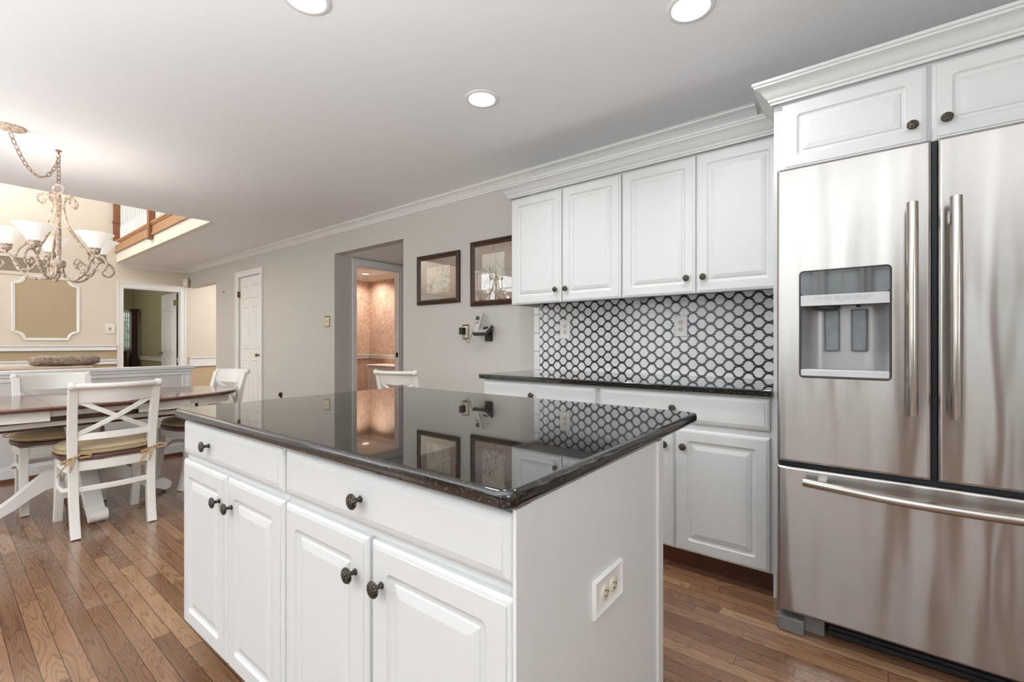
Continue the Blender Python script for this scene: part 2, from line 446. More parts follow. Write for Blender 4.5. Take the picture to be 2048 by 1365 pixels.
# ------------------------------------------------------------------ the setting
CZ = 2.46           # kitchen ceiling
WY = 2.92           # wall behind the cabinets
FX = -9.8           # far wall of the living room
BY = -4.2           # back wall (behind the camera)
EX = 2.3            # wall to the right, outside the picture
LX = -5.72          # edge of the kitchen ceiling

struct(MB().box((-13.2, BY-0.15, -0.1), (EX+0.15, 4.8, 0)).build('floor', M['floor']))
b = MB().box((LX, BY, CZ), (EX, WY+0.12, CZ+0.14)).box((FX, 1.96, CZ), (LX, WY+0.12, CZ+0.14))
struct(b.build('ceiling', M['ceil']))
struct(MB().box((FX-0.1, BY-0.15, 5.1), (LX+0.2, WY+0.12, 5.2)).build('ceiling_upper', M['ceil']))
b = MB()
b.box((FX-0.1, WY, 2.13), (-8.52, WY+0.12, CZ)).box((-8.52, WY, 0), (-7.60, WY+0.12, CZ)).box((-7.60, WY, 2.12), (-6.86, WY+0.12, CZ))
b.box((-6.86, WY, 0), (-4.93, WY+0.12, CZ)).box((-4.93, WY, 2.165), (-3.67, WY+0.12, CZ)).box((-3.67, WY, 0), (EX, WY+0.12, CZ))
b.box((-7.60, WY+0.08, 0), (-6.86, WY+0.12, 2.12))
struct(b.build('wall_right', M['wall']))
struct(MB().box((FX-0.1, WY, CZ+0.14), (LX, WY+0.12, 5.1)).build('wall_upstairs', M['cream']))
struct(MB().box((LX, BY, CZ+0.14), (LX+0.12, WY, 5.1)).build('wall_above_kitchen', M['cream']))
# far wall of the living room with doorway, running on behind the passage
b = MB()
b.box((FX-0.12, BY, 1.09), (FX, -3.9, 5.1)).box((FX-0.12, -3.9, 2.5), (FX, -2.3, 5.1)).box((FX-0.12, -2.3, 1.09), (FX, 1.97, 5.1)).box((FX-0.12, 1.97, 2.05), (FX, 2.80, 5.1)).box((FX-0.12, 2.80, 0), (FX, WY, 5.1))
b.box((FX-0.12, WY, 0.86), (FX, 4.7, 2.46))
struct(b.build('wall_far', M['cream']))
b = MB().box((FX-0.12, BY, 0), (FX, 1.97, 1.09))
struct(b.build('wall_far_dado', M['tan']))
struct(MB().box((FX-0.12, WY, 0), (FX, 4.7, 0.86)).build('wall_passage_dado', M['tan2']))
struct(MB().box((FX, 4.6, 0), (-6.5, 4.7, CZ)).build('wall_passage_back', M['cream']))
struct(MB().box((-6.52, 3.04, 0), (-6.42, 4.7, CZ)).build('wall_passage_side', M['cream']))
struct(MB().box((-13.2, WY+0.12, CZ), (-6.42, 4.7, CZ+0.1)).build('ceiling_passage', M['ceil']))

# back wall with windows
kw = [(-1.12, -0.67, 0.3, 2.2), (-0.52, -0.10, 0.3, 2.2), (0.02, 0.46, 0.3, 2.2), (1.42, 2.10, 0.3, 2.2), (-4.4, -2.2, 0.5, 2.2)]
def wall_with_holes(name, x0, x1, y0, y1, z1, holes, m):
    b = MB(); xs = x0
    for (a, c, lo, hi) in sorted(holes):
        b.box((xs, y0, 0), (a, y1, z1)); b.box((a, y0, 0), (c, y1, lo)); b.box((a, y0, hi), (c, y1, z1)); xs = c
    b.box((xs, y0, 0), (x1, y1, z1))
    return struct(b.build(name, m))
wall_with_holes('wall_back', LX, EX, BY-0.15, BY, CZ+0.1, kw, mat('taupe_wall_paint', srgb(142, 124, 110), 0.8))
wall_with_holes('wall_back_living', FX-0.1, LX, BY-0.15, BY, 5.1, [(-9.2, -6.4, 0.6, 3.2)], M['cream'])
b = MB().box((EX, BY-0.15, 0), (EX+0.15, -2.7, CZ+0.1)).box((EX, -2.7, 0), (EX+0.15, -0.8, 0.75)).box((EX, -2.7, 2.15), (EX+0.15, -0.8, CZ+0.1)).box((EX, -0.8, 0), (EX+0.15, WY+0.12, CZ+0.1))
struct(b.build('wall_end', M['wall']))
f = MB().box((EX-0.02, -2.77, 0.68), (EX, -2.70, 2.22)).box((EX-0.02, -0.8, 0.68), (EX, -0.73, 2.22)).box((EX-0.02, -2.7, 2.15), (EX, -0.8, 2.22)).box((EX-0.03, -2.7, 0.68), (EX, -0.8, 0.75))
for i in range(5):
    y = -2.7+1.9*i/4; f.box((EX+0.06, y-0.015, 0.75), (EX+0.09, y+0.015, 2.15))
for i in range(4):
    z = 0.75+1.4*i/3; f.box((EX+0.06, -2.7, z-0.015), (EX+0.09, -0.8, z+0.015))
w9 = struct(f.build('window_9', M['trim']))  # invented window in the end wall, put in for the added fill light
MB().box((EX+0.073, -2.7, 0.75), (EX+0.077, -0.8, 2.15)).build('pane', M['glass'], w9)
def window(n, a, c, lo, hi, nx, nz_):
    f = MB()
    t = 0.045
    f.box((a-0.07, BY, lo-0.07), (a, BY+0.02, hi+0.07)).box((c, BY, lo-0.07), (c+0.07, BY+0.02, hi+0.07)).box((a, BY, hi), (c, BY+0.02, hi+0.07)).box((a, BY, lo-0.07), (c, BY+0.03, lo))
    f.box((a, BY-0.1, lo), (a+t, BY-0.05, hi)).box((c-t, BY-0.1, lo), (c, BY-0.05, hi)).box((a, BY-0.1, lo), (c, BY-0.05, lo+t)).box((a, BY-0.1, hi-t), (c, BY-0.05, hi))
    for i in range(1, nx):
        x = a+(c-a)*i/nx; f.box((x-0.01, BY-0.09, lo), (x+0.01, BY-0.06, hi))
    for i in range(1, nz_):
        z = lo+(hi-lo)*i/nz_; f.box((a, BY-0.09, z-0.01), (c, BY-0.06, z+0.01))
    o = struct(f.build('window_%d' % n, M['trim']))
    MB().box((a+t, BY-0.078, lo+t), (c-t, BY-0.072, hi-t)).build('pane', M['glass'], o)
for i, (a, c, lo, hi) in enumerate(kw): window(i+1, a, c, lo, hi, 2 if c-a < 1 else 5, 5)
window(6, -9.2, -6.4, 0.6, 3.2, 6, 5)

f = MB().box((FX-0.08, -3.9, 1.09), (FX-0.04, -3.85, 2.5)).box((FX-0.08, -2.35, 1.09), (FX-0.04, -2.3, 2.5)).box((FX-0.08, -3.9, 2.45), (FX-0.04, -2.3, 2.5)).box((FX-0.08, -3.9, 1.09), (FX-0.04, -2.3, 1.14)).box((FX-0.08, -3.12, 1.09), (FX-0.04, -3.08, 2.5))
w8 = struct(f.build('window_8', M['trim']))
MB().box((FX-0.063, -3.85, 1.14), (FX-0.057, -2.35, 2.45)).build('pane', M['glass'], w8)

# balcony (upstairs landing) seen above the living room
struct(MB().box((FX, 1.90, 2.455), (LX, 1.962, 2.615)).build('trim_1', M['fascia']))
b = MB().box((FX, 1.885, 2.615), (LX, 1.965, 2.76)).box((FX, 1.872, 2.606), (LX, 1.885, 2.632)).box((FX, 1.872, 2.745), (LX, 1.885, 2.775)).box((FX, 1.86, 2.765), (LX, 1.98, 2.79))
struct(b.build('trim_2', M['oakrail']))
rail = thing('stair_railing', 'oak and white landing railing high above the living room, under the ceiling edge', 'railing', (-7.75, 1.92, 2.79))
def local(o, p): return (p[0]-o.location.x, p[1]-o.location.y, p[2]-o.location.z)
MB().box((-1.99, -0.035, 0.90), (1.99, 0.035, 0.96)).build('handrail', M['oakdark'], rail, bevel=0.008)
nb = 34
for i in range(nb):
    x = -1.9+3.8*(i+0.5)/nb
    MB().tube([(x, 0, 0), (x, 0, 0.2), (x, 0, 0.25), (x, 0, 0.9)], [0.016, 0.016, 0.010, 0.011], 8).build('baluster', M['trim'], rail, smooth=True)
for (x, wd) in ((-1.99, 0.05), (-0.07, 0.095)):
    b = MB().box((x-wd/2, -0.075, -0.215 if wd > 0.06 else -0.02), (x+wd/2, 0.045, 1.05))
    if wd < 0.06: b.box((x-wd/2-0.012, -0.085, 0.30), (x+wd/2+0.012, 0.045, 0.33))
    else: b.box((x-wd/2-0.01, -0.085, -0.235), (x+wd/2+0.01, 0.045, -0.21))
    b.build('newel_post', M['oakdark'], rail, bevel=0.003)

# crown mouldings
CROWN = [(0.0, -0.066), (0.010, -0.066), (0.010, -0.056), (0.018, -0.054), (0.026, -0.046), (0.038, -0.034), (0.056, -0.022), (0.072, -0.016), (0.084, -0.012), (0.086, -0.004), (0.094, -0.003), (0.094, 0.0), (0.0, 0.0)]
def crown(name, path, z, prof, m, parent=None, left=True, **kw):
    """path = list of (x,y); profile offsets go to the left-hand side of the path if left"""
    n = len(path); rings = []
    for i in range(n):
        p = Vector(path[i])
        d0 = (Vector(path[i])-Vector(path[i-1])).normalized() if i > 0 else None
        d1 = (Vector(path[i+1])-Vector(path[i])).normalized() if i < n-1 else None
        if d0 is None: d0 = d1
        if d1 is None: d1 = d0
        n0 = Vector((-d0.y, d0.x)); n1 = Vector((-d1.y, d1.x))
        if not left: n0 = -n0; n1 = -n1
        mm = (n0+n1).normalized(); k = 1.0/max(0.2, mm.dot(n0))
        rings.append([(p.x+mm.x*k*o, p.y+mm.y*k*o, z+dz) for o, dz in prof])
    return MB().rings(rings).build(name, m, parent, **kw)
struct(crown('trim_3', [(FX, 1.96), (FX, WY), (-0.5, WY)], CZ-0.0005, CROWN, M['trim'], left=False))

# far wall trim: chair rails, cut-corner panel, door casing
RAIL = lambda z0, z1, x=FX, y0=BY, y1=1.90: MB().box((x, y0, z0), (x+0.018, y1, z1)).box((x, y0, z1-0.022), (x+0.034, y1, z1)).box((x, y0, z0), (x+0.026, y1, z0+0.018))
struct(RAIL(1.0, 1.09).build('trim_4', M['trim']))
struct(RAIL(0.775, 0.855).build('trim_5', M['trim']))
struct(RAIL(0.69, 0.86, y0=WY+0.002, y1=4.59).build('trim_6', M['trim']))
def cut_panel(y0, y1, z0, z1, r):
    pts = []
    n = 6
    def arc(cy, cz, a0, a1):
        for i in range(n+1):
            a = a0+(a1-a0)*i/n; pts.append((cy+r*math.cos(a), cz+r*math.sin(a)))
    arc(y0, z0, PI/2, 0); arc(y1, z0, PI, PI/2); arc(y1, z1, -PI/2, -PI); arc(y0, z1, 0, -PI/2)
    return pts
def ring_offset(pts, d):
    out = []; n = len(pts)
    for i in range(n):
        p = Vector(pts[i]); a = Vector(pts[i-1]); c = Vector(pts[(i+1) % n])
        t = (c-a).normalized(); out.append((p.x+t.y*d, p.y-t.x*d))
    return out
cp = cut_panel(0.751, 1.425, 1.185, 2.10, 0.11)
b = MB(); prof = [(0.028, 0.0), (0.028, 0.014), (0.016, 0.018), (0.008, 0.012), (-0.008, 0.012), (-0.012, 0.0)]
rings = []
for d, h in prof:
    q = ring_offset(cp, d); rings.append([(FX+h, y, z) for y, z in q])
b.rings(rings, True, False, False)
struct(b.build('trim_7', M['trim'], smooth=True, ang=50))
q = ring_offset(cp, -0.008)
b = MB().add([(FX+0.004, y, z) for y, z in q]+[(FX+0.001, y, z) for y, z in q], [tuple(range(len(q)))]+[(i, (i+1) % len(q), len(q)+(i+1) % len(q), len(q)+i) for i in range(len(q))])
struct(b.build('wall_far_inset_panel', M['tan']))
def casing_x(x, y0, y1, ztop, wd=0.075, t=0.02, s=1):
    b = MB()
    for (a, c) in ((y0-wd, y0), (y1, y1+wd)):
        b.box((x, a, 0), (x+s*t, c, ztop+wd)).box((x, a, 0), (x+s*(t+0.008), a+0.018 if a < y0 else c, ztop+wd) if a < y0 else (x+s*(t+0.008), c, ztop+wd)) if False else b.box((x, a, 0), (x+s*t, c, ztop+wd))
    b.box((x, y0, ztop), (x+s*t, y1, ztop+wd))
    return b
b = MB()
x = FX
b.box((x, 1.915, 0), (x+0.018, 1.985, 2.12)).box((x, 2.785, 0), (x+0.018, 2.86, 2.12)).box((x, 1.985, 2.05), (x+0.018, 2.785, 2.12))
b.box((x, 1.905, 0), (x+0.03, 1.922, 2.135)).box((x, 2.85, 0), (x+0.03, 2.868, 2.135)).box((x, 1.922, 2.12), (x+0.03, 2.85, 2.135))
b.box((x-0.12, 1.97, 0), (x, 1.985, 2.05)).box((x-0.12, 2.785, 0), (x, 2.80, 2.05)).box((x-0.12, 1.985, 2.035), (x, 2.785, 2.05))
struct(b.build('trim_8', M['trim']))

# half wall between dining area and living room
HX0, HX1, HY1 = -5.56, -5.44, 1.62
struct(MB().box((HX0, BY, 0), (HX1, HY1, 0.87)).build('wall_half', M['halfwall']))
b = MB().box((HX0-0.03, BY, 0.862), (HX1+0.03, HY1+0.045, 0.89)).box((HX0-0.018, BY, 0.835), (HX1+0.018, HY1+0.03, 0.862)).box((HX0-0.01, BY, 0.80), (HX1+0.01, HY1+0.02, 0.835))
b.box((HX0-0.004, HY1-0.06, 0), (HX1+0.012, HY1+0.018, 0.80))
b.box((HX0-0.008, HY1-0.02, 0), (HX1+0.018, HY1+0.022, 0.80))
struct(b.build('trim_9', M['trim'], bevel=0.004))
def baseb(name, a, c, out):
    """baseboard along a straight wall from a to c (2D), facing direction out"""
    a = Vector(a); c = Vector(c); o = Vector(out)
    def slab(t, z0, z1):
        p = [a, c, c+o*t, a+o*t]
        vs = [(q.x, q.y, z0) for q in p]+[(q.x, q.y, z1) for q in p]
        return vs, [(0,1,2,3),(4,5,6,7),(0,1,5,4),(1,2,6,5),(2,3,7,6),(3,0,4,7)]
    b = MB(); b.add(*slab(0.014, 0.0, 0.10)); b.add(*slab(0.008, 0.10, 0.118))
    ob = struct(b.build(name, M['trim']))
    s = MB(); s.add(*slab(0.030, 0.0, 0.022)); s.add(*slab(0.024, 0.022, 0.028))
    s.build('shoe_moulding', M['shoe'], ob)
baseb('baseboard_half_wall', (HX1, BY), (HX1, HY1-0.06), (1, 0))
baseb('baseboard_right_a', (-8.52, WY), (-7.70, WY), (0, -1))
baseb('baseboard_right_b', (-6.77, WY), (-4.93, WY), (0, -1))
baseb('baseboard_right_c', (-3.67, WY), (-2.05, WY), (0, -1))

# six-panel doors
def rrect(x0, x1, z0, z1, r, n=4):
    pts = []
    r = max(r, 0.0004)
    for (cx, cz, a0) in ((x1-r, z0+r, -PI/2), (x1-r, z1-r, 0), (x0+r, z1-r, PI/2), (x0+r, z0+r, PI)):
        for i in range(n+1):
            a = a0+PI/2*i/n; pts.append((cx+r*math.cos(a), cz+r*math.sin(a)))
    return pts
def panel_relief(b, x0, x1, z0, z1, y, d=0.006, s=-1):
    """raised panel standing in a shallow recess drawn on a slab face at y (face normal s*y)"""
    rings = []
    for ins, h in ((0, 0.0), (0.006, 0.009), (0.018, 0.010), (0.030, 0.001), (0.055, 0.006)):
        rings.append([(x, y+s*h, z) for x, z in rrect(x0+ins, x1-ins, z0+ins, z1-ins, 0.001, 1)])
    b.rings(rings, True, False, True)
def six_panel(b, x0, x1, z0, z1, y0, y1, s=-1, both=True):
    b.box((x0, y0, z0), (x1, y1, z1))
    wd = x1-x0; st = 0.11*wd/0.75; mid = (x0+x1)/2
    H = z1-z0
    rows = [(z0+0.20*H/2.05, z0+0.85*H/2.05), (z0+0.99*H/2.05, z0+1.62*H/2.05), (z0+1.73*H/2.05, z0+1.93*H/2.05)]
    for (a, c) in rows:
        for (p, q) in ((x0+st, mid-st*0.42), (mid+st*0.42, x1-st)):
            panel_relief(b, p, q, a, c, y0, s=-1)
            if both: panel_relief(b, p, q, a, c, y1, s=1)
# closet door in the right wall
b = MB(); six_panel(b, -7.595, -6.865, 0.01, 2.115, WY+0.012, WY+0.045, both=False)
dr = struct(b.build('door_1', M['trim']))
cas = MB()
for (a, c) in ((-7.69, -7.60), (-6.86, -6.785)):
    cas.box((a, WY-0.018, 0), (c, WY, 2.19))
cas.box((-7.60, WY-0.018, 2.12), (-6.86, WY, 2.19))
cas.box((-7.70, WY-0.028, 0), (-7.68, WY, 2.20)).box((-6.795, WY-0.028, 0), (-6.775, WY, 2.20)).box((-7.68, WY-0.028, 2.18), (-6.795, WY, 2.20))
struct(cas.build('trim_10', M['trim']))
def knob_pair(parent, c, axis='y', s=-1, m=None):
    b = MB()
    pr = [(0.026, 0.0), (0.026, 0.006), (0.010, 0.010), (0.010, 0.028), (0.022, 0.036), (0.027, 0.048), (0.024, 0.060), (0.010, 0.066)]
    b.lathe([(r, s*h) for r, h in pr], c, 16, axis)
    return b.build('door_knob', m or M['brass'], parent, smooth=True)
knob_pair(dr, (-6.92, WY+0.012, 0.945))
for z in (1.86, 0.25):
    MB().box((-7.612, WY-0.024, z-0.045), (-7.588, WY+0.012, z+0.045)).build('hinge', mat('dark_brass_hinge', srgb(112, 84, 56), 0.4, metal=0.8), dr)

# small hallway (alcove) with the powder room beyond
b = MB()
b.box((-5.03, WY+0.12, 0), (-4.93, 3.211, 2.165)).box((-5.03, 3.211, 2.067), (-4.93, 3.861, 2.165)).box((-5.03, 3.861, 0), (-4.93, 4.7, 2.165))
struct(b.build('wall_hall_left', M['wall']))
b = MB().box((-3.67, WY+0.12, 0), (-3.57, 4.7, 2.165)).box((-5.03, 4.6, 0), (-3.57, 4.7, 2.165))
struct(b.build('wall_hall_right', M['wall']))
struct(MB().box((-6.42, WY+0.12, 2.165), (-3.57, 4.7, 2.25)).build('ceiling_hall', M['ceil']))
b = MB()
for (a, c) in ((3.150, 3.205), (3.867, 3.925)):
    b.box((-4.93, a, 0), (-4.912, c, 2.128))
b.box((-4.93, 3.205, 2.070), (-4.912, 3.867, 2.128)).box((-4.93, 3.14, 2.128), (-4.905, 3.935, 2.145))
b.box((-5.03, 3.205, 0), (-4.93, 3.217, 2.065)).box((-5.03, 3.855, 0), (-4.93, 3.867, 2.065)).box((-5.03, 3.217, 2.055), (-4.93, 3.855, 2.067))
struct(b.build('trim_11', M['trim']))
st_ = MB().box((-4.99, 3.845, 0.93), (-4.955, 3.856, 0.99)).build('strike_plate', mat('dark_strike_plate', srgb(50, 40, 32), 0.4, metal=0.7))
st_.name = 'trim_12'; struct(st_)
# powder room shell
PX0, PY1 = -6.30, 4.34
struct(MB().box((PX0-0.1, WY+0.12, 0), (PX0, 4.44, 2.165)).box((PX0, PY1, 0), (-5.03, 4.44, 2.165)).box((PX0, WY+0.12, 0), (-5.03, WY+0.14, 2.165)).build('wall_powder_room', M['faux']))
PCR = [(o, dz) for o, dz in CROWN]
struct(crown('trim_13', [(PX0, WY+0.14), (PX0, PY1), (-5.03, PY1)], 2.1645, PCR, M['vanity'], left=False))
b = MB().box((PX0, WY+0.14, 0.875), (PX0+0.02, PY1, 0.945)).box((PX0, PY1-0.02, 0.875), (-5.03, PY1, 0.945)).box((PX0, WY+0.14, 0.925), (PX0+0.034, PY1, 0.945)).box((PX0, PY1-0.034, 0.925), (-5.03, PY1, 0.945))
struct(b.build('trim_14', M['vanity']))
van = thing('vanity_cabinet', 'peach-lit white vanity cabinet in the powder room beyond the doorway', 'cabinet', (-5.45, 4.17, 0))
MB().box((-0.41, -0.15, 0.08), (0.40, 0.165, 0.775)).box((-0.40, -0.12, 0), (0.40, 0.165, 0.08)).build('body', M['vanity'], van)
for (a, c) in ((-0.405, 0.0), (0.005, 0.395)):
    b = MB().box((a, -0.168, 0.10), (c, -0.151, 0.765)); panel_relief(b, a+0.06, c-0.06, 0.16, 0.70, -0.168)
    d = b.build('door', M['vanity'], van)
    MB().lathe([(0.005, 0), (0.005, -0.012), (0.013, -0.018), (0.010, -0.026)], (c-0.03 if a < -0.1 else a+0.03, -0.168, 0.66), 12, 'y').build('knob', M['knob'], d, smooth=True)
b = MB().box((-0.43, -0.185, 0.777), (0.415, 0.168, 0.80)).box((0.36, -0.18, 0.80), (0.415, 0.15, 0.875))
tag(b.build('bathroom_countertop', M['vanity'], None, loc=(-5.45, 4.17, 0), bevel=0.004), 'pale vanity countertop with a side splash in the powder room', 'countertop')
h = thing('toilet_paper_holder', 'small white toilet paper holder beside the powder room vanity', 'holder', (-6.28, 4.02, 0.70))
MB().lathe([(0.022, 0), (0.022, 0.012), (0.010, 0.016), (0.010, 0.06)], (0, 0, 0.03), 12, 'x').build('bracket', M['vanity'], h, smooth=True)
MB().tube([(0.055, -0.04, 0.03), (0.055, 0.05, 0.03)], 0.012, 10).build('roller', M['vanity'], h, smooth=True)
t = thing('toilet', 'white toilet glimpsed low in the powder room doorway', 'toilet', (-6.08, 3.62, 0))
MB().rings([[(0.02+0.19*k*math.cos(a), 0.23*k*math.sin(a), z) for a in [2*PI*i/20 for i in range(20)]] for k, z in ((0.62, 0), (0.55, 0.08), (0.7, 0.22), (1.0, 0.38), (1.0, 0.40))]).build('bowl', M['plate'], t, smooth=True)
MB().rings([[(0.02+0.20*k*math.cos(a), 0.24*k*math.sin(a), z) for a in [2*PI*i/20 for i in range(20)]] for k, z in ((1.0, 0.40), (1.0, 0.42), (0.9, 0.435))]).build('seat', M['plate'], t, smooth=True)
MB().box((-0.215, -0.20, 0.38), (-0.10, 0.20, 0.50)).build('tank', M['plate'], t, bevel=0.015)

# study beyond the far doorway
b = MB().box((-13.1, 2.80, 0), (FX-0.12, 2.9, 2.6)).box((-13.1, 0.3, 0), (-13.0, 1.80, 2.6)).box((-13.1, 1.80, 0), (-13.0, 2.787, 0.96)).box((-13.1, 1.80, 1.84), (-13.0, 2.787, 2.6)).box((-13.1, 2.787, 0), (-13.0, 2.80, 2.6)).box((-13.1, 0.2, 0), (FX-0.12, 0.3, 2.6))
struct(b.build('wall_study', M['olive']))
struct(MB().box((-13.1, 0.2, 2.45), (FX-0.12, 2.9, 2.55)).build('ceiling_study', M['ceil']))
struct(MB().box((-13.0, 2.782, 0.76), (FX-0.12, 2.80, 0.84)).box((-13.0, 2.770, 0.82), (FX-0.12, 2.80, 0.84)).build('trim_15', M['trim']))
f = MB().box((-13.02, 1.80, 0.96), (-12.96, 1.84, 1.84)).box((-13.02, 2.75, 0.96), (-12.96, 2.787, 1.84)).box((-13.02, 1.84, 0.96), (-12.96, 2.75, 1.03)).box((-13.02, 1.84, 1.79), (-12.96, 2.75, 1.84))
for y in (2.02, 2.21, 2.40, 2.55, 2.67, 2.705): f.box((-13.0, y-0.006, 1.03), (-12.985, y+0.006, 1.79))
for z in (1.18, 1.38, 1.58, 1.68): f.box((-13.0, 1.84, z-0.006), (-12.985, 2.75, z+0.006))
f.tube([(-12.99, 2.27+0.455*math.sin(a), 1.33+0.44*math.cos(a)) for a in [-PI/2+PI*i/14 for i in range(15)]], 0.008, 6)
wd_ = struct(f.build('window_7', M['trim']))
MB().box((-13.012, 1.84, 1.03), (-13.006, 2.75, 1.79)).build('pane', M['glass'], wd_)
cb = thing('dark_armoire', 'tall narrow dark mahogany cabinet in the dim room behind the doorway', 'cabinet', (-12.6, 2.665, 0))
MB().box((0.10, -0.033, 0), (0.28, 0.075, 1.80)).build('body', M['mahogany'], cb, bevel=0.005)
MB().box((0.085, -0.045, 1.80), (0.295, 0.092, 1.85)).build('cornice', M['mahogany'], cb, bevel=0.01)
ch = thing('dark_chest', 'low dark mahogany chest under the study window', 'chest', (-12.65, 2.2, 0))
MB().box((-0.3, -0.3, 0.06), (0.3, 0.36, 0.90)).build('body', M['mahogany'], ch)
MB().box((-0.32, -0.32, 0.90), (0.32, 0.365, 0.94)).build('top', M['mahogany'], ch, bevel=0.006)
for sx_ in (-0.26, 0.26):
    for sy_ in (-0.26, 0.32): MB().box((sx_-0.03, sy_-0.03, 0), (sx_+0.03, sy_+0.03, 0.06)).build('foot', M['mahogany'], ch)
b = MB(); six_panel(b, 0.0, 0.74, 0.01, 2.03, -0.018, 0.018)
d2 = struct(b.build('door_2', M['trim'])); d2.location = (FX-0.125, 2.745, 0); d2.rotation_euler = (0, 0, PI)
knob_pair(d2, (0.675, -0.018, 0.93), s=-1); knob_pair(d2, (0.675, 0.018, 0.93), s=1)
MB().box((-0.012, -0.03, 1.80), (0.035, 0.02, 1.90)).build('hinge', M['brass'], d2)
l = bpy.data.lights.new('study_lamp', 'POINT'); l.energy = 17; l.color = (1, 0.97, 0.90); l.shadow_soft_size = 0.2
o = bpy.data.objects.new('study_lamp', l); COL.objects.link(o); o.location = (-11.2, 1.2, 2.1)
l = bpy.data.lights.new('passage_lamp', 'POINT'); l.energy = 42; l.color = (0.98, 0.97, 0.98); l.shadow_soft_size = 0.2
o = bpy.data.objects.new('passage_lamp', l); COL.objects.link(o); o.location = (-8.3, 3.9, 2.1)

# ------------------------------------------------------------------ cabinetry
def front(w_, h_, t=0.02, raised=True, st=0.055):
    """door/drawer front in XZ, front facing -Y, back plane at y=0"""
    b = MB(); rings = []
    prof = [(0.0, 0.0, 0.002), (0.0, 0.012, 0.002), (0.003, 0.0155, 0.004), (0.009, 0.0175, 0.004), (0.0125, 0.0175, 0.003), (0.0135, t, 0.003)]
    if not raised: prof = [(0.0, 0.0, 0.002), (0.0, 0.010, 0.002), (0.004, 0.0145, 0.004), (0.012, 0.0175, 0.004), (0.020, 0.0182, 0.003), (0.0215, t, 0.003)]
    if raised:
        prof += [(st, t, 0.014), (st+0.005, t-0.006, 0.010), (st+0.012, t-0.0085, 0.006), (st+0.019, t-0.0085, 0.003), (st+0.022, t-0.005, 0.002), (st+0.040, t-0.0005, 0.002), (st+0.042, t, 0.002)]
    for ins, d, r in prof:
        rings.append([(x, -d, z) for x, z in rrect(ins, w_-ins, ins, h_-ins, r, 4)])
    b.rings(rings)
    return b
def put_front(name, parent, x0, x1, z0, z1, y, raised=True, m=None):
    return front(x1-x0, z1-z0, raised=raised).build(name, m or M['cab'], parent, loc=(x0, y, z0), smooth=True, ang=32, wn=True)
def add_knob(parent, x, z, y):
    """x,z local to parent front; y = -thickness"""
    b = MB().lathe([(0.0075, 0.0), (0.0075, -0.002), (0.0050, -0.005), (0.0048, -0.014), (0.008, -0.018), (0.0165, -0.0205), (0.0178, -0.0235), (0.0160, -0.0265), (0.010, -0.0290), (0.004, -0.0300)], (x, y, z), 20, 'y')
    return b.build('knob', M['knob'], parent, smooth=True)

def base_cabinet(name, label, x0, x1, yf, depth, loc, rz, ztop, dz0, dz1, doors, drawers, rz0, rz1, group):
    """carcass in local coordinates; yf = plane of the fronts' backs"""
    t = thing(name, label, 'cabinet', loc, rz, group)
    MB().box((x0, yf, 0.10), (x1, yf+depth, ztop)).build('body', M['cab'], t)
    MB().box((x0+0.001, yf+0.07, 0), (x1-0.001, yf+depth-0.001, 0.10)).build('toe_kick', M['toekick'], t)
    for (a, c, kx) in doors:
        d = put_front('door', t, a, c, dz0, dz1, yf-0.0005)
        if kx is not None: add_knob(d, kx-a, 0.0+(dz1-dz0)-0.085 if kx else 0, -0.02)
    for (a, c, kx) in drawers:
        d = put_front('drawer', t, a, c, rz0, rz1, yf-0.0005, raised=False)
        add_knob(d, kx-a, (rz1-rz0)/2, -0.02)
    return t
YB = 2.29
base_cabinet('base_cabinet', 'white base cabinet under the wall counter, left unit farther from the refrigerator', -2.03, -1.181, YB, 0.62, (0, 0, 0), 0, 0.884,
             0.105, 0.70, [(-2.025, -1.615, -1.66), (-1.60, -1.192, -1.555)], [(-2.025, -1.192, -1.62)], 0.728, 0.872, 'white base cabinets under the wall counter')
base_cabinet('base_cabinet', 'white base cabinet under the wall counter, right unit next to the refrigerator', -1.179, -0.332, YB, 0.62, (0, 0, 0), 0, 0.884,
             0.105, 0.70, [(-1.167, -0.767, -0.803), (-0.752, -0.342, -0.712)], [(-1.167, -0.342, -0.762)], 0.728, 0.872, 'white base cabinets under the wall counter')
# counter slab with eased edge
def slab(x0, x1, y0, y1, z0, z1, r=0.01, e=0.008):
    b = MB(); rings = []
    for ins, z in ((e, z0), (e*0.3, z0+e*0.3), (0, z0+e), (0, z1-e), (e*0.3, z1-e*0.3), (e, z1)):
        rings.append([(x, y, z) for x, y in rrect(x0+ins, x1-ins, y0+ins, y1-ins, max(r-ins, 0.001), 6)])
    return b.rings(rings)
tag(slab(-2.045, -0.332, 2.25, WY-0.002, 0.884, 0.914, 0.004, 0.005).build('countertop', M['granite'], smooth=True, ang=50, wn=True), 'narrow black granite counter along the wall under the patterned backsplash', 'countertop')

# island, turned a hair off square
IP = (-0.457, 0.59, 0); IR = 0.0118
base_cabinet('island_cabinet', 'white island cabinet, left half nearer the dining table', -1.531, -0.775, 0.02, 0.66, IP, IR, 0.846,
             0.10, 0.695, [(-1.526, -1.148, -1.192), (-1.140, -0.777, -1.100)], [(-1.526, -0.782, -1.28)], 0.716, 0.836, 'white island cabinets')
base_cabinet('island_cabinet', 'white island cabinet, right half at the near corner of the island', -0.773, -0.003, 0.02, 0.66, IP, IR, 0.846,
             0.10, 0.695, [(-0.768, -0.402, -0.444), (-0.390, -0.005, -0.350)], [(-0.770, -0.005, -0.425)], 0.716, 0.836, 'white island cabinets')
b = MB().box((-0.003, -0.0005, 0), (0.004, 0.045, 0.846)).box((-0.0028, 0.0451, 0), (0.0, 0.66, 0.846)).box((-0.0028, 0.655, 0), (0.006, 0.69, 0.846))
ip = b.build('island_end_panel', M['islandside'], None, loc=IP); ip.rotation_euler = (0, 0, IR)
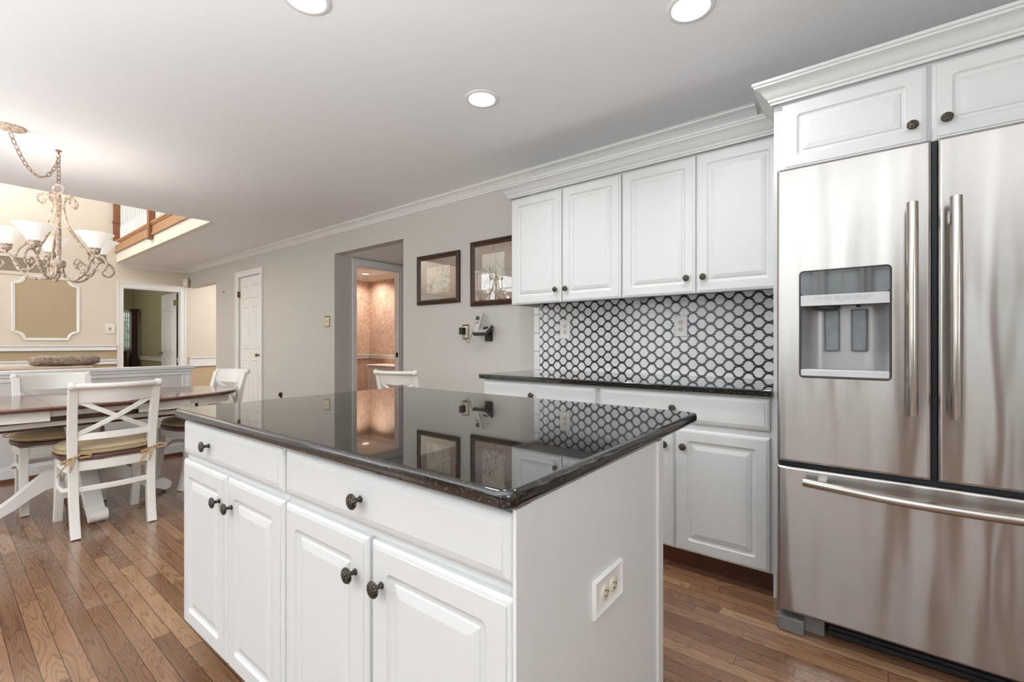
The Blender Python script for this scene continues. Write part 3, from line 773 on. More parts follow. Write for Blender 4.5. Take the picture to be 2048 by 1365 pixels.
tag(ip, 'plain pale grey-white panel closing the near end of the island', 'panel')
ib = MB().box((-1.531, 0.6805, 0), (-0.004, 0.69, 0.846)).build('island_back_panel', M['islandside'], None, loc=IP); ib.rotation_euler = (0, 0, IR)
tag(ib, 'white panel on the back of the island under the seating overhang', 'panel')
it = slab(-1.555, 0.006, -0.022, 1.05, 0.8465, 0.880, 0.028, 0.010).build('island_countertop', M['granite'], None, loc=IP, smooth=True, ang=50, wn=True)
it.rotation_euler = (0, 0, IR)
tag(it, 'large glossy black granite island top with rounded corners', 'countertop')
# upper cabinets
YU = 2.61
def upper(label, x0, x1, doors):
    t = thing('wall_cabinet', label, 'cabinet', (0, 0, 0), 0, 'white wall cabinets over the counter')
    b = MB().box((x0, YU, 1.42), (x1, WY-0.001, 2.16)).box((x0, YU, 1.395), (x1, YU+0.018, 1.42)).box((x0, YU+0.018, 1.395), (x0+0.018, WY-0.001, 1.42)).box((x1-0.018, YU+0.018, 1.395), (x1, WY-0.001, 1.42))
    b.build('body', M['cab'], t)
    for (a, c, kx) in doors:
        d = put_front('door', t, a, c, 1.393, 2.150, YU-0.0005)
        add_knob(d, kx-a, 0.085, -0.02)
upper('pair of white wall cabinets over the counter, left unit beside the framed pictures', -2.04, -1.186, [(-2.037, -1.615, -1.652), (-1.608, -1.190, -1.572)])
upper('pair of white wall cabinets over the counter, right unit next to the refrigerator', -1.184, -0.332, [(-1.181, -0.752, -0.795), (-0.745, -0.334, -0.706)])
# refrigerator surround
t = thing('refrigerator_cabinet', 'deep white cabinet above the refrigerator with two wide doors', 'cabinet', (0, 0, 0))
MB().box((-0.331, 2.30, 1.86), (0.70, WY-0.001, 2.165)).build('body', M['cab'], t)
MB().box((-0.331, 2.285, 0), (-0.313, WY-0.001, 1.859)).build('side_panel', M['cab'], t)
MB().box((0.68, 2.285, 0), (0.70, WY-0.001, 1.859)).build('side_panel', M['cab'], t)
for (a, c, kx) in ((-0.298, 0.170, 0.128), (0.182, 0.665, 0.222)):
    d = put_front('door', t, a, c, 1.866, 2.152, 2.2995); add_knob(d, kx-a, 0.068, -0.02)
CC = [(0.0, -0.088), (0.0075, -0.088), (0.0089, -0.078), (0.0149, -0.076), (0.0164, -0.066), (0.0223, -0.062), (0.0313, -0.05), (0.0417, -0.034), (0.0536, -0.026), (0.0626, -0.022), (0.0641, -0.014), (0.07, -0.012), (0.07, 0.0), (0.0, 0.0)]
tag(crown('cabinet_crown_moulding', [(-2.042, WY-0.002), (-2.042, 2.588), (-0.333, 2.588), (-0.333, 2.277), (0.72, 2.277)], 2.247, CC, M['cab'], smooth=True, ang=25, left=False), 'white crown moulding stepping along the tops of all the cabinets', 'moulding')
struct(MB().box((0.703, WY-0.9, 0), (0.75, WY, 2.14)).build('wall_refrigerator_end', M['wall']))

# backsplash
bs = thing('tile_backsplash', 'black and white lantern-pattern tile backsplash behind the wall counter', 'backsplash', (-1.17, WY, 0.9145))
MB().box((-0.835, -0.012, 0), (0.838, -0.001, 0.504)).build('tile_field', M['tiles'], bs)
for i in range(4):
    z0 = 0.0+i*0.142; z1 = min(z0+0.139, 0.50)
    MB().box((-0.893, -0.010, z0), (-0.839, -0.001, z1)).build('border_tile', M['tilewhite'], bs, bevel=0.0015)
MB().box((-0.894, -0.007, 0), (-0.834, -0.0005, 0.503)).build('grout', M['black'], bs)

# ------------------------------------------------------------------ outlets and switches
def outlet(label, loc, rz, w_=0.075, h_=0.118, plate='plate', roll=0.0, kind='outlet', ornate=True):
    t = thing('wall_outlet' if kind == 'outlet' else 'light_switch', label, 'outlet' if kind == 'outlet' else 'switch', loc, rz)
    b = MB()
    pr = [(0, 0, .001), (0, 0.006, .001), (0.004, 0.009, .001), (0.012, 0.006, .001), (0.014, 0.0055, .001)] if ornate else [(0, 0, .002), (0, 0.003, .002), (0.004, 0.006, .002)]
    rings = [[(x, -d, z) for x, z in rrect(-w_/2+i, w_/2-i, -h_/2+i, h_/2-i, r, 3)] for i, d, r in pr]
    b.rings(rings); b.build('cover_plate', M[plate], t, smooth=True, ang=25)
    if plate == 'brass': MB().box((-w_/2+0.012, -0.0072, -h_/2+0.014), (w_/2-0.012, -0.004, h_/2-0.014)).build('insert', M['ivory'], t, bevel=0.001)
    if kind == 'outlet':
        for z in (-0.021, 0.021):
            if roll: c = (z, -0.006, 0)
            else: c = (0, -0.006, z)
            r = MB().lathe([(0.017, 0.001), (0.017, -0.002), (0.0155, -0.003)], c, 20, 'y').build('socket', M['ivory'], t, smooth=True)
            q = MB()
            for s_ in (-0.006, 0.006):
                if roll: q.box((c[0]-0.002-0.004, -0.0095, s_-0.0012), (c[0]+0.006-0.004, -0.0088, s_+0.0012))
                else: q.box((s_-0.0012, -0.0095, z-0.002), (s_+0.0012, -0.0088, z+0.006))
            q.lathe([(0.0022, -0.0088), (0.0022, -0.0095)], (c[0]+(0.009 if roll else 0), 0, c[2]-(0 if roll else 0.009)), 8, 'y')
            q.build('slot', M['slot'], r)
    else:
        for s_ in (-0.0115, 0.0115):
            MB().box((s_-0.0042, -0.016, -0.010), (s_+0.0042, -0.005, 0.012)).build('toggle', M['ivory'], t, bevel=0.001)
    return t
outlet('white outlet on the patterned backsplash near the left end of the counter', (-1.775, WY-0.0125, 1.222), 0, 0.088, 0.142)
outlet('white outlet on the patterned backsplash closer to the refrigerator', (-0.930, WY-0.0125, 1.228), 0, 0.082, 0.135)
outlet('white ridged outlet mounted sideways on the end panel of the island', (IP[0]+0.0005-0.004, 0.930, 0.575), PI/2+IR, 0.142, 0.082, roll=1)
outlet('brass-edged double switch on the wall left of the hallway opening', (-5.082, WY-0.0005, 1.376), 0, 0.115, 0.13, plate='brass', kind='switch')
outlet('brass-plated outlet with a black plug, between hallway opening and phone', (-2.805, WY-0.0005, 1.218), 0, 0.08, 0.13, plate='brass')
pl = thing('power_adapter', 'black power adapter plugged into the brass outlet, its cord running to the phone', 'adapter', (-2.815, WY-0.011, 1.225))
MB().box((-0.026, -0.042, -0.030), (0.018, 0.0, 0.030)).build('body', M['black'], pl, bevel=0.004)
pts = []
for i in range(25):
    u = i/24; x = -0.004+0.175*u; z = -0.030-0.075*math.sin(PI*min(1, u*1.25)) + 0.055*max(0, u-0.35)
    pts.append((x, -0.012+0.002*math.sin(6*u)-0.04*u*u, z))
MB().tube(pts, 0.0022, 8).build('cord', M['black'], pl, smooth=True)
ot = thing('wall_outlet', 'small dark outlet low on the wall between closet door and hallway', 'outlet', (-6.24, WY-0.0005, 0.40))
MB().box((-0.035, -0.006, -0.057), (0.035, 0, 0.057)).build('cover_plate', M['brass'], ot, bevel=0.002)
MB().box((-0.018, -0.03, 0.0), (0.018, -0.006, 0.045)).build('plug', M['black'], ot, bevel=0.003)
fo = thing('light_switch', 'cream framed switch on the living room wall left of the far doorway', 'switch', (FX+0.0005, 1.815, 1.35), PI/2)
MB().box((-0.06, -0.008, -0.075), (0.06, 0, 0.075)).build('cover_plate', M['plate'], fo, bevel=0.003)
MB().box((-0.022, -0.012, -0.035), (0.022, -0.008, 0.035)).build('insert', M['ivory'], fo)
MB().box((-0.006, -0.022, -0.006), (0.006, -0.012, 0.014)).build('toggle', M['slot'], fo)
hk = thing('wall_hook', 'tiny dark hook on the bare wall left of the closet door', 'hook', (-8.17, WY-0.001, 1.94))
MB().tube([(0, 0, 0.012), (0, -0.012, 0.006), (0, -0.02, -0.012), (0, -0.012, -0.022)], 0.0045, 8).build('pin', M['chainmetal'], hk, smooth=True)
MB().lathe([(0.010, 0), (0.010, -0.003)], (0, 0, 0.008), 12, 'y').build('base_disc', M['chainmetal'], hk)
sn = thing('motion_sensor', 'small white motion sensor in the corner above the passage', 'sensor', (-9.75, 2.86, 2.21), math.radians(45))
MB().box((-0.045, -0.03, -0.08), (0.045, 0.02, 0.08)).build('housing', M['ivory'], sn, bevel=0.012)
MB().box((-0.03, -0.036, -0.05), (0.03, -0.031, 0.0)).build('lens', M['plate'], sn, bevel=0.002)

# ------------------------------------------------------------------ phone on the wall
ph = thing('wall_phone', 'silver and black cordless phone base mounted on the wall with its handset upright', 'phone', (-2.53, WY-0.001, 1.22))
b = MB().box((-0.035, -0.022, -0.085), (0.04, 0, 0.05)); b.build('wall_bracket', M['black'], ph, bevel=0.006)
def tilt_box(b, c, sx, sy, sz, rx, rz=0.0, ry=0.0):
    R_ = Matrix.Rotation(rz, 3, 'Z') @ Matrix.Rotation(rx, 3, 'X') @ Matrix.Rotation(ry, 3, 'Y')
    vs = []
    for z in (-sz/2, sz/2):
        for (x, y) in ((-sx/2, -sy/2), (sx/2, -sy/2), (sx/2, sy/2), (-sx/2, sy/2)):
            vs.append(tuple(Vector(c)+R_ @ Vector((x, y, z))))
    return b.add(vs, [(0,3,2,1),(4,5,6,7),(0,1,5,4),(1,2,6,5),(2,3,7,6),(3,0,4,7)])
b = MB(); tilt_box(b, (-0.01, -0.072, 0.005), 0.15, 0.115, 0.032, math.radians(38)); b.build('base', M['darkgrey'], ph, bevel=0.006)
b = MB(); tilt_box(b, (-0.008, -0.082, 0.0185), 0.138, 0.10, 0.006, math.radians(38)); b.build('base_top', mat('silver_plastic', srgb(196, 192, 186), 0.35, metal=0.3), ph, bevel=0.002)
b = MB(); tilt_box(b, (0.028, -0.083, 0.024), 0.045, 0.03, 0.006, math.radians(38)); b.build('button', M['black'], ph, bevel=0.002)
b = MB(); tilt_box(b, (-0.048, -0.083, 0.072), 0.050, 0.024, 0.17, math.radians(-14), 0, math.radians(8)); hs = b.build('handset', mat('silver_handset', srgb(200, 196, 190), 0.35, metal=0.2), ph, bevel=0.007)
b = MB(); tilt_box(b, (-0.043, -0.1045, 0.108), 0.032, 0.002, 0.032, math.radians(-14), 0, math.radians(8)); b.build('screen', M['darkgrey'], hs)
b = MB()
for i in range(4):
    for j in range(3):
        tilt_box(b, (-0.066+0.013*j+0.0018*i, -0.0905-0.0032*i, 0.028+0.0135*i), 0.009, 0.003, 0.008, math.radians(-14), 0, math.radians(8))
b.build('keypad', M['midgrey'], hs)

# ------------------------------------------------------------------ framed prints
def picture(label, x0, x1, z0, z1, inner, pr_mat, mark=False):
    cx, cz = (x0+x1)/2, (z0+z1)/2
    t = thing('framed_print', label, 'picture', (cx, WY-0.001, cz), 0, 'framed prints beside the wall cabinets')
    hw, hh = (x1-x0)/2, (z1-z0)/2; fw = 0.045
    rings = []
    for i, d in ((0, 0), (0, 0.020), (0.006, 0.026), (0.016, 0.022), (0.026, 0.026), (0.034, 0.020), (fw, 0.014), (fw, 0.0)):
        rings.append([(x, -d, z) for x, z in rrect(-hw+i, hw-i, -hh+i, hh-i, 0.0005, 1)])
    rings.append(rings[0])
    b = MB().rings(rings, True, False, False)
    b.build('frame', M['frame'], t)
    bead = MB()
    n = int(2*hh/0.013)
    for i in range(n):
        z = -hh+0.03+(2*hh-0.06)*i/(n-1)
        for s_ in (-1, 1): bead.sphere((s_*(hw-0.035), -0.021, z), 0.0042, 6)
    n = int(2*hw/0.013)
    for i in range(n):
        x = -hw+0.03+(2*hw-0.06)*i/(n-1)
        for s_ in (-1, 1): bead.sphere((x, -0.021, s_*(hh-0.035)), 0.0042, 6)
    bead.build('beading', M['gilt'], t)
    MB().box((-hw+fw-0.004, -0.006, -hh+fw-0.004), (hw-fw+0.004, -0.001, hh-fw+0.004)).build('mat_board', M['mat'], t)
    a = inner
    MB().box((a[0]-cx, -0.008, a[2]-cz), (a[1]-cx, -0.0062, a[3]-cz)).build('print', pr_mat, t)
    if mark:
        mx = (a[0]+a[1])/2-cx; mz = a[3]-cz+0.035
        pts = [(mx-0.008, mz+0.014), (mx+0.002, mz+0.020), (mx+0.008, mz+0.013), (mx+0.001, mz+0.003), (mx-0.006, mz-0.008), (mx+0.002, mz-0.014), (mx+0.010, mz-0.008)]
        MB().tube([(x, -0.0065, z) for x, z in pts], 0.0022, 6).build('mat_ornament', M['inkmark'], t)
    MB().box((-hw+fw-0.002, -0.0125, -hh+fw-0.002), (hw-fw+0.002, -0.0115, hh-fw+0.002)).build('glass', M['picglass'], t)
picture('landscape-shaped framed engraving in a dark bronze frame, nearer the hallway opening', -3.44, -2.872, 1.482, 1.950, (-3.31, -2.995, 1.588, 1.832), M['print1'])
picture('upright framed flower engraving in a dark beaded frame, partly behind the wall cabinet', -2.735, -2.16, 1.438, 1.994, (-2.605, -2.36, 1.545, 1.874), M['print2'], True)

# ------------------------------------------------------------------ refrigerator
fr = thing('refrigerator', 'stainless steel french-door refrigerator with bottom freezer drawer and dispenser', 'refrigerator', (0, 0, 0))
MB().box((-0.278, 2.145, 0.03), (0.625, 2.86, 1.775)).build('body', M['darkgrey'], fr)
def door_panel(x0, x1, z0, z1, hole=None, y0=2.03, y1=2.108, r=0.012):
    b = MB()
    if hole is None:
        rings = []
        for i, y in ((0, y1), (0, y0+r), (r*0.3, y0+r*0.3), (r, y0)):
            rings.append([(x, y, z) for x, z in rrect(x0+i, x1-i, z0+i, z1-i, 0.002, 2)])
        b.rings(rings); return b
    hx0, hx1, hz0, hz1 = hole
    b.rings([[(x, y, z) for x, z in rrect(x0+i, x1-i, z0+i, z1-i, 0.002, 2)] for i, y in ((0, y1), (0, y0+r), (r*0.3, y0+r*0.3), (r, y0))], True, False, False)
    o = rrect(x0+r, x1-r, z0+r, z1-r, 0.002, 2); h_ = rrect(hx0, hx1, hz0, hz1, 0.012, 2)
    n = len(o)
    vs = [(x, y0, z) for x, z in o]+[(x, y0, z) for x, z in h_]+[(x, y0+0.02, z) for x, z in h_]
    fs = []
    for i in range(n):
        j = (i+1) % n; fs.append((i, j, n+j, n+i)); fs.append((n+i, n+j, 2*n+j, 2*n+i))
    b.add(vs, fs)
    return b
H = (-0.206, 0.059, 0.992, 1.388)
dl = door_panel(-0.283, 0.163, 0.664, 1.792, H).build('refrigerator_door', M['steel'], fr, smooth=True, ang=50, wn=True)
dr_ = door_panel(0.176, 0.628, 0.664, 1.792).build('refrigerator_door', M['steel'], fr, smooth=True, ang=50, wn=True)
fz = door_panel(-0.283, 0.628, 0.088, 0.648).build('freezer_drawer', M['steel'], fr, smooth=True, ang=50, wn=True)
MB().box((0.1595, 2.055, 0.66), (0.1795, 2.10, 1.79)).box((-0.278, 2.06, 0.645), (0.625, 2.15, 0.668)).build('gasket', M['gasket'], fr)
def vhandle(px, parent):
    pts = []
    for i in range(17):
        u = i/16; pts.append((px, 1.972-0.016*math.sin(PI*u), 0.883+0.695*u))
    b = MB().tube(pts, 0.0150, 20); b.build('handle', M['steelhandle'], parent, smooth=True, ang=50)
    b = MB()
    for z in (0.93, 1.53): b.box((px-0.007, 1.97, z-0.02), (px+0.007, 2.031, z+0.02))
    b.build('handle_mount', M['steelhandle'], parent, bevel=0.003)
vhandle(0.111, dl); vhandle(0.214, dr_)
pts = []
for i in range(25):
    u = i/24; x = -0.190+0.745*u; pts.append((x, 1.985-0.035*math.sin(PI*u), 0.607-0.006*math.sin(PI*u)))
MB().tube(pts, 0.0155, 20).build('handle', M['steelhandle'], fz, smooth=True, ang=50)
MB().box((-0.15, 1.98, 0.598), (-0.12, 2.031, 0.616)).box((0.48, 1.98, 0.598), (0.51, 2.031, 0.616)).build('handle_mount', M['steelhandle'], fz, bevel=0.003)
# dispenser
ds = MB()
rings = [[(x, 2.0285+d, z) for x, z in rrect(H[0]-i, H[1]+i, H[2]-i, H[3]+i, 0.012+i, 4)] for i, d in ((0.003, 0.0), (0.0, -0.001), (-0.003, 0.0), (-0.003, 0.05), (0.0, 0.05))]
disp = ds.rings(rings, True, False, False).build('dispenser', M['darkgrey'], dl, smooth=True)
disp.parent = fr
MB().rings([[(x, y, z) for x, z in rrect(H[0]+0.003, H[1]-0.003, 1.299, 1.385, 0.010, 4)] for y in (2.05, 2.0275)]).build('display_panel', M['display'], disp)
MB().box((H[0]+0.003, 2.0265, 1.258), (H[1]-0.003, 2.06, 1.298)).build('control_strip', M['lightgrey'], disp, bevel=0.001)
b = MB()
for i in range(6):
    cx = -0.148+0.0295*i; a_ = rrect(cx-0.0115, cx+0.0115, 1.281, 1.2905, 0.002, 2)
    o2 = rrect(cx-0.0109, cx+0.0109, 1.2816, 1.2899, 0.0016, 2)
    b.rings([[(x, 2.0262, z) for x, z in a_], [(x, 2.0260, z) for x, z in o2]], True, False, False)
    b.box((cx-0.005, 2.0261, 1.2851), (cx+0.005, 2.0263, 1.2861))
b.box((-0.10, 2.0261, 1.2755), (-0.05, 2.0263, 1.2761)).box((-0.04, 2.0261, 1.2765), (0.0, 2.0263, 1.2771)).box((-0.083, 2.0261, 1.2712), (-0.068, 2.0263, 1.2722))
b.build('button_outline', M['midgrey'], disp)
M['cavity'] = mat('satin_grey_plastic', srgb(168, 167, 168), 0.3, metal=0.35)
cv = MB(); n = 14; vs0 = []
for i in range(n+1):
    u = i/n; x = H[0]+0.004+(H[1]-H[0]-0.008)*u
    d = 0.088*(1-(2*u-1)**6) + 0.004
    vs0.append((x, 2.03+d))
vs = [(x, y, 1.02) for x, y in vs0]+[(x, y, 1.258) for x, y in vs0]
fs = [(i, i+1, n+2+i, n+1+i) for i in range(n)]+[tuple(range(n+1)), tuple(range(2*n+1, n, -1))]
cv.add(vs, fs).build('cavity', M['cavity'], disp, smooth=True)
for px in (-0.1105, -0.029):
    MB().rings([[(x, y, z) for x, z in rrect(px-0.024, px+0.024, 1.088, 1.246, 0.005, 3)] for y in (2.118, 2.112)]).build('paddle_frame', M['midgrey'], disp)
    MB().rings([[(x, y, z) for x, z in rrect(px-0.020, px+0.020, 1.092, 1.242, 0.004, 3)] for y in (2.113, 2.106, 2.109)]).build('paddle', mat('grey_translucent_paddle', srgb(120, 126, 130), 0.2, var=0.15, vscale=30), disp)
MB().rings([[(-0.125+s_*math.cos(a), 2.075+0.03*math.sin(a)*s_/0.04, z) for a in [2*PI*i/16 for i in range(16)]] for s_, z in ((0.042, 1.258), (0.040, 1.248), (0.028, 1.243))]).build('ice_chute', M['darkgrey'], disp, smooth=True)
MB().lathe([(0.007, 1.258), (0.006, 1.250)], (-0.03, 2.075, 0), 12).build('water_nozzle', M['black'], disp)
MB().box((H[0]+0.003, 2.0268, 0.996), (H[1]-0.003, 2.10, 1.021)).build('drip_tray', M['lightgrey'], disp, bevel=0.003)
# base grille and foot
MB().box((-0.12, 2.10, 0.015), (0.60, 2.14, 0.082)).box((-0.12, 2.09, 0.03), (0.60, 2.10, 0.036)).box((-0.12, 2.09, 0.048), (0.60, 2.10, 0.054)).box((-0.12, 2.09, 0.066), (0.60, 2.10, 0.072)).build('base_grille', M['black'], fr)
for s_, x0_ in ((1, -0.283), (-1, 0.628)):
    b = MB().box((x0_, 2.045, 0.0), (x0_+s_*0.088, 2.16, 0.058)).box((x0_+s_*0.004, 2.09, 0.0), (x0_+s_*0.15, 2.16, 0.085))
    b.build('foot_cover', M['midgrey'], fr, bevel=0.006)

# ------------------------------------------------------------------ recessed ceiling lights
def can(loc, label, warm=False, r=0.092, energy=5.2, col=(0.97, 0.985, 1.0)):
    t = thing('recessed_light', label, 'ceiling light', loc, 0, 'recessed ceiling lights')
    MB().lathe([(r, 0), (r, -0.003), (r-0.006, -0.006), (r-0.018, -0.006), (r-0.022, -0.002), (r-0.022, 0)], (0, 0, 0), 40, caps=False).build('trim_ring', M['trim'], t, smooth=True)
    MB().lathe([(0.001, -0.002), (r-0.020, -0.002), (r-0.020, 0), (0.001, 0)], (0, 0, 0), 40, caps=False).build('lens', M['lenswarm'] if warm else M['lens'], t)
    l = bpy.data.lights.new('downlight', 'AREA'); l.shape = 'DISK'; l.size = 0.13; l.energy = energy; l.color = col; l.spread = math.radians(140)
    o = bpy.data.objects.new('downlight', l); COL.objects.link(o); o.location = (0, 0, -0.012); o.parent = t
can((-1.672, 1.866, CZ), 'recessed ceiling light nearest the middle of the picture, above the far side of the island')
can((-1.722, 0.900, CZ), 'recessed ceiling light cut by the upper frame edge, above the island front')
can((-0.560, 1.870, CZ), 'recessed ceiling light cut by the upper frame edge, in front of the refrigerator')
can((-5.98, 4.05, 2.165), 'warm recessed light in the powder room ceiling', True, 0.075, 5, (0.98, 0.95, 0.92))
can((-5.35, 3.95, 2.165), 'warm recessed light in the powder room ceiling near its doorway', True, 0.075, 5, (0.98, 0.95, 0.92))

# ------------------------------------------------------------------ return-air grille
vg = thing('air_return_grille', 'white-framed louvred return-air grille high on the living room wall', 'vent', (FX+0.0005, 0.60, 2.27), PI/2)
b = MB().box((-0.62, -0.015, -0.15), (0.62, 0, -0.105)).box((-0.62, -0.015, 0.105), (0.62, 0, 0.15)).box((-0.62, -0.015, -0.105), (-0.57, 0, 0.105)).box((0.57, -0.015, -0.105), (0.62, 0, 0.105))
for x in (-0.29, 0.0, 0.29): b.box((x-0.008, -0.014, -0.105), (x+0.008, 0, 0.105))
b.build('frame', M['cream'], vg, bevel=0.003)
b = MB()
for i in range(11):
    z = -0.095+0.019*i
    b.add([(-0.57, -0.004, z-0.006), (0.57, -0.004, z-0.006), (0.57, -0.013, z+0.004), (-0.57, -0.013, z+0.004)], [(0, 1, 2, 3)])
    b.box((-0.57, -0.0035, z-0.007), (0.57, -0.001, z+0.002))
b.build('louvres', mat('taupe_louvre_paint', srgb(176, 160, 140), 0.6), vg)

# ------------------------------------------------------------------ sofa and pillow beyond the half wall
sf = thing('sofa', 'beige woven sofa behind the half wall, only its back showing', 'sofa', (-6.08, 0.0, 0))
def puff(x0, x1, y0, y1, z0, z1, bz=0.03):
    b = MB(); rings = []
    for k, z in ((0.90, z0), (1.0, z0+bz), (1.0, z1-bz), (0.97, z1-bz*0.3), (0.86, z1)):
        cx, cy = (x0+x1)/2, (y0+y1)/2; hx, hy = (x1-x0)/2, (y1-y0)/2
        ix = hx-(1-k)*min(hx, hy); iy = hy-(1-k)*min(hx, hy)
        rings.append([(cx+px, cy+py, z) for px, py in rrect(-ix, ix, -iy, iy, min(ix, iy)*0.5, 5)])
    return b.rings(rings)
puff(-0.14, 0.14, -1.1, 1.0, 0.10, 0.900, 0.05).build('backrest', M['sofa'], sf, smooth=True)
puff(-0.90, -0.13, -1.1, 1.0, 0.10, 0.45).build('seat', M['sofa'], sf, smooth=True)
for y in (-1.22, 0.86): puff(-0.92, 0.10, y, y+0.20, 0.08, 0.64).build('armrest', M['sofa'], sf, smooth=True)
for x in (-0.8, 0.05):
    for y in (-1.1, 0.95): MB().box((x-0.03, y-0.03, 0), (x+0.03, y+0.03, 0.11)).build('leg', M['mahogany'], sf)
b = MB(); n = 22
rings = []
for i in range(15):
    u = i/14; y = -0.24+0.48*u
    rr_ = 0.048*(1-abs(2*u-1)**6*0.35)
    rings.append([((rr_*1.4+0.006*math.sin(9*u+3*j))*math.cos(2*PI*j/n), y+0.004*math.sin(j), (rr_+0.005*math.sin(14*u+2*j))*math.sin(2*PI*j/n)) for j in range(n)])
b.rings(rings)
tag(b.build('throw_pillow', M['jacquard'], None, loc=(-6.08, 0.80, 0.951), smooth=True, ang=80), 'rolled scroll-patterned taupe pillow lying on top of the sofa back', 'pillow')

# ------------------------------------------------------------------ dining table
TX, TY = -4.22, 0.64
dt = thing('dining_table', 'oval pedestal dining table with walnut-brown top and cream apron and feet', 'table', (TX, TY, 0))
def sell(hx, hy, n=2.5, cnt=64, ylo=None, yhi=None):
    pts = []
    for i in range(cnt):
        a = 2*PI*i/cnt; c, s_ = math.cos(a), math.sin(a)
        x = hx*math.copysign(abs(c)**(2/n), c); y = hy*math.copysign(abs(s_)**(2/n), s_)
        pts.append((x, y))
    return pts
def clip(pts, ylo, yhi):
    def cl(ps, lim, keep):
        out = []
        for i in range(len(ps)):
            p, q = ps[i-1], ps[i]
            ip, iq = keep(p[1]), keep(q[1])
            if ip != iq:
                t_ = (lim-p[1])/(q[1]-p[1]); out.append((p[0]+t_*(q[0]-p[0]), lim))
            if iq: out.append(q)
        return out
    if ylo is not None: pts = cl(pts, ylo, lambda v: v >= ylo)
    if yhi is not None: pts = cl(pts, yhi, lambda v: v <= yhi)
    return pts
HXt, HYt = 0.505, 0.93
def top_piece(name, ylo, yhi):
    o_ = clip(sell(HXt, HYt, 2.35, 96), ylo, yhi); b = MB()
    def shr(d): return clip(sell(HXt-d, HYt-d, 2.35, 96), ylo, yhi)
    lay = [(0.010, 0.722), (0.002, 0.726), (0.0, 0.733), (0.001, 0.742), (0.006, 0.747), (0.010, 0.750)]
    rings = []
    for d, z in lay:
        # scale outline in x and in y only at the rounded end
        rings.append([(x*(1-d/HXt), y*(1-d/HYt) if (ylo is None or abs(y-ylo) > 1e-6) and (yhi is None or abs(y-yhi) > 1e-6) else y, z) for x, y in o_])
    b.rings(rings)
    return b.build(name, M['tablewood'], dt, smooth=True, ang=30)
SA, SB = -0.205, 0.205
for nm, lo, hi in (('tabletop', None, SA-0.0012), ('table_leaf', SA, SB), ('tabletop', SB+0.0012, None)):
    o = top_piece(nm, lo, hi)
    # dark edge band
    o_ = clip(sell(HXt+0.0008, HYt+0.0008, 2.35, 96), lo, hi)
    b = MB(); n = len(o_)
    seg = []
    b2 = MB().rings([[(x, y, z) for x, y in o_] for z in (0.7275, 0.741)], True, False, False)
    b2.build('edge_band', M['tableedge'], o)
for lo, hi in ((None, SA-0.002), (SB+0.002, None)):
    o_ = clip(sell(HXt-0.055, HYt-0.055, 2.35, 96), lo, hi)
    i_ = clip(sell(HXt-0.078, HYt-0.078, 2.35, 96), lo, hi)
    flat = hi if lo is None else lo
    inn = [(x*0.95, y if abs(y-flat) < 1e-6 else y*0.97) for x, y in o_]
    b = MB().rings([[(x, y, 0.662) for x, y in inn], [(x, y, 0.662) for x, y in o_], [(x, y, 0.7215) for x, y in o_], [(x, y, 0.7215) for x, y in inn], [(x, y, 0.662) for x, y in inn]], True, False, False)
    b.build('apron', M['chairwhite'], dt)
for sg in (-1, 1):
    MB().box((sg*0.40-0.016, -0.50, 0.684), (sg*0.40+0.016, 0.50, 0.7215)).build('slide_rail', M['chairwhite'], dt)
    MB().box((sg*0.365-0.016, -0.56, 0.650), (sg*0.365+0.016, 0.56, 0.684)).build('slide_rail', M['tableedge'], dt)
    MB().box((sg*0.33-0.016, -0.60, 0.618), (sg*0.33+0.016, 0.60, 0.662)).build('slide_rail', M['chairwhite'], dt)
    MB().box((sg*0.30-0.016, -0.45, 0.600), (sg*0.30+0.016, 0.45, 0.622)).build('slide_rail', M['tableedge'], dt)
MB().box((-0.20, -0.26, 0.64), (0.20, 0.26, 0.672)).build('pedestal_plate', M['chairwhite'], dt, bevel=0.006)
b = MB().rings([[(x, y, z) for x, y in rrect(-r_, r_, -r_, r_, 0.012, 3)] for r_, z in ((0.11, 0.11), (0.11, 0.22), (0.078, 0.245), (0.065, 0.27), (0.066, 0.47), (0.085, 0.55), (0.13, 0.60), (0.15, 0.64))])
b.build('pedestal', M['chairwhite'], dt, smooth=True, ang=30)
prof = [(0.05, 0.24, 0.13), (0.12, 0.245, 0.125), (0.18, 0.225, 0.11), (0.25, 0.175, 0.09), (0.32, 0.115, 0.075), (0.38, 0.075, 0.060), (0.42, 0.055, 0.050), (0.45, 0.046, 0.045)]
for k in range(4):
    a = PI/2*k; ca, sa = math.cos(a), math.sin(a)
    b = MB(); rings = []
    for r_, z, th in prof:
        hw_ = 0.042
        q = [(-hw_, z-th/2), (hw_, z-th/2), (hw_, z+th/2), (-hw_, z+th/2)]
        rings.append([(r_*ca-t_*sa, r_*sa+t_*ca, zz-0.0) for t_, zz in q])
    b.rings(rings)
    cyl = []
    for i in range(18):
        an = 2*PI*i/18; cyl.append((0.455+0.037*math.cos(an), 0.052+0.037*math.sin(an)))
    b.rings([[(r_*ca-t_*sa, r_*sa+t_*ca, zz) for r_, zz in cyl] for t_ in (-0.045, 0.045)])
    ft = b.build('foot', M['chairwhite'], dt, smooth=True, ang=40)
    MB().lathe([(0.012, 0.0), (0.012, 0.016)], (0.455*ca, 0.455*sa, 0), 10).build('glide', M['midgrey'], ft)

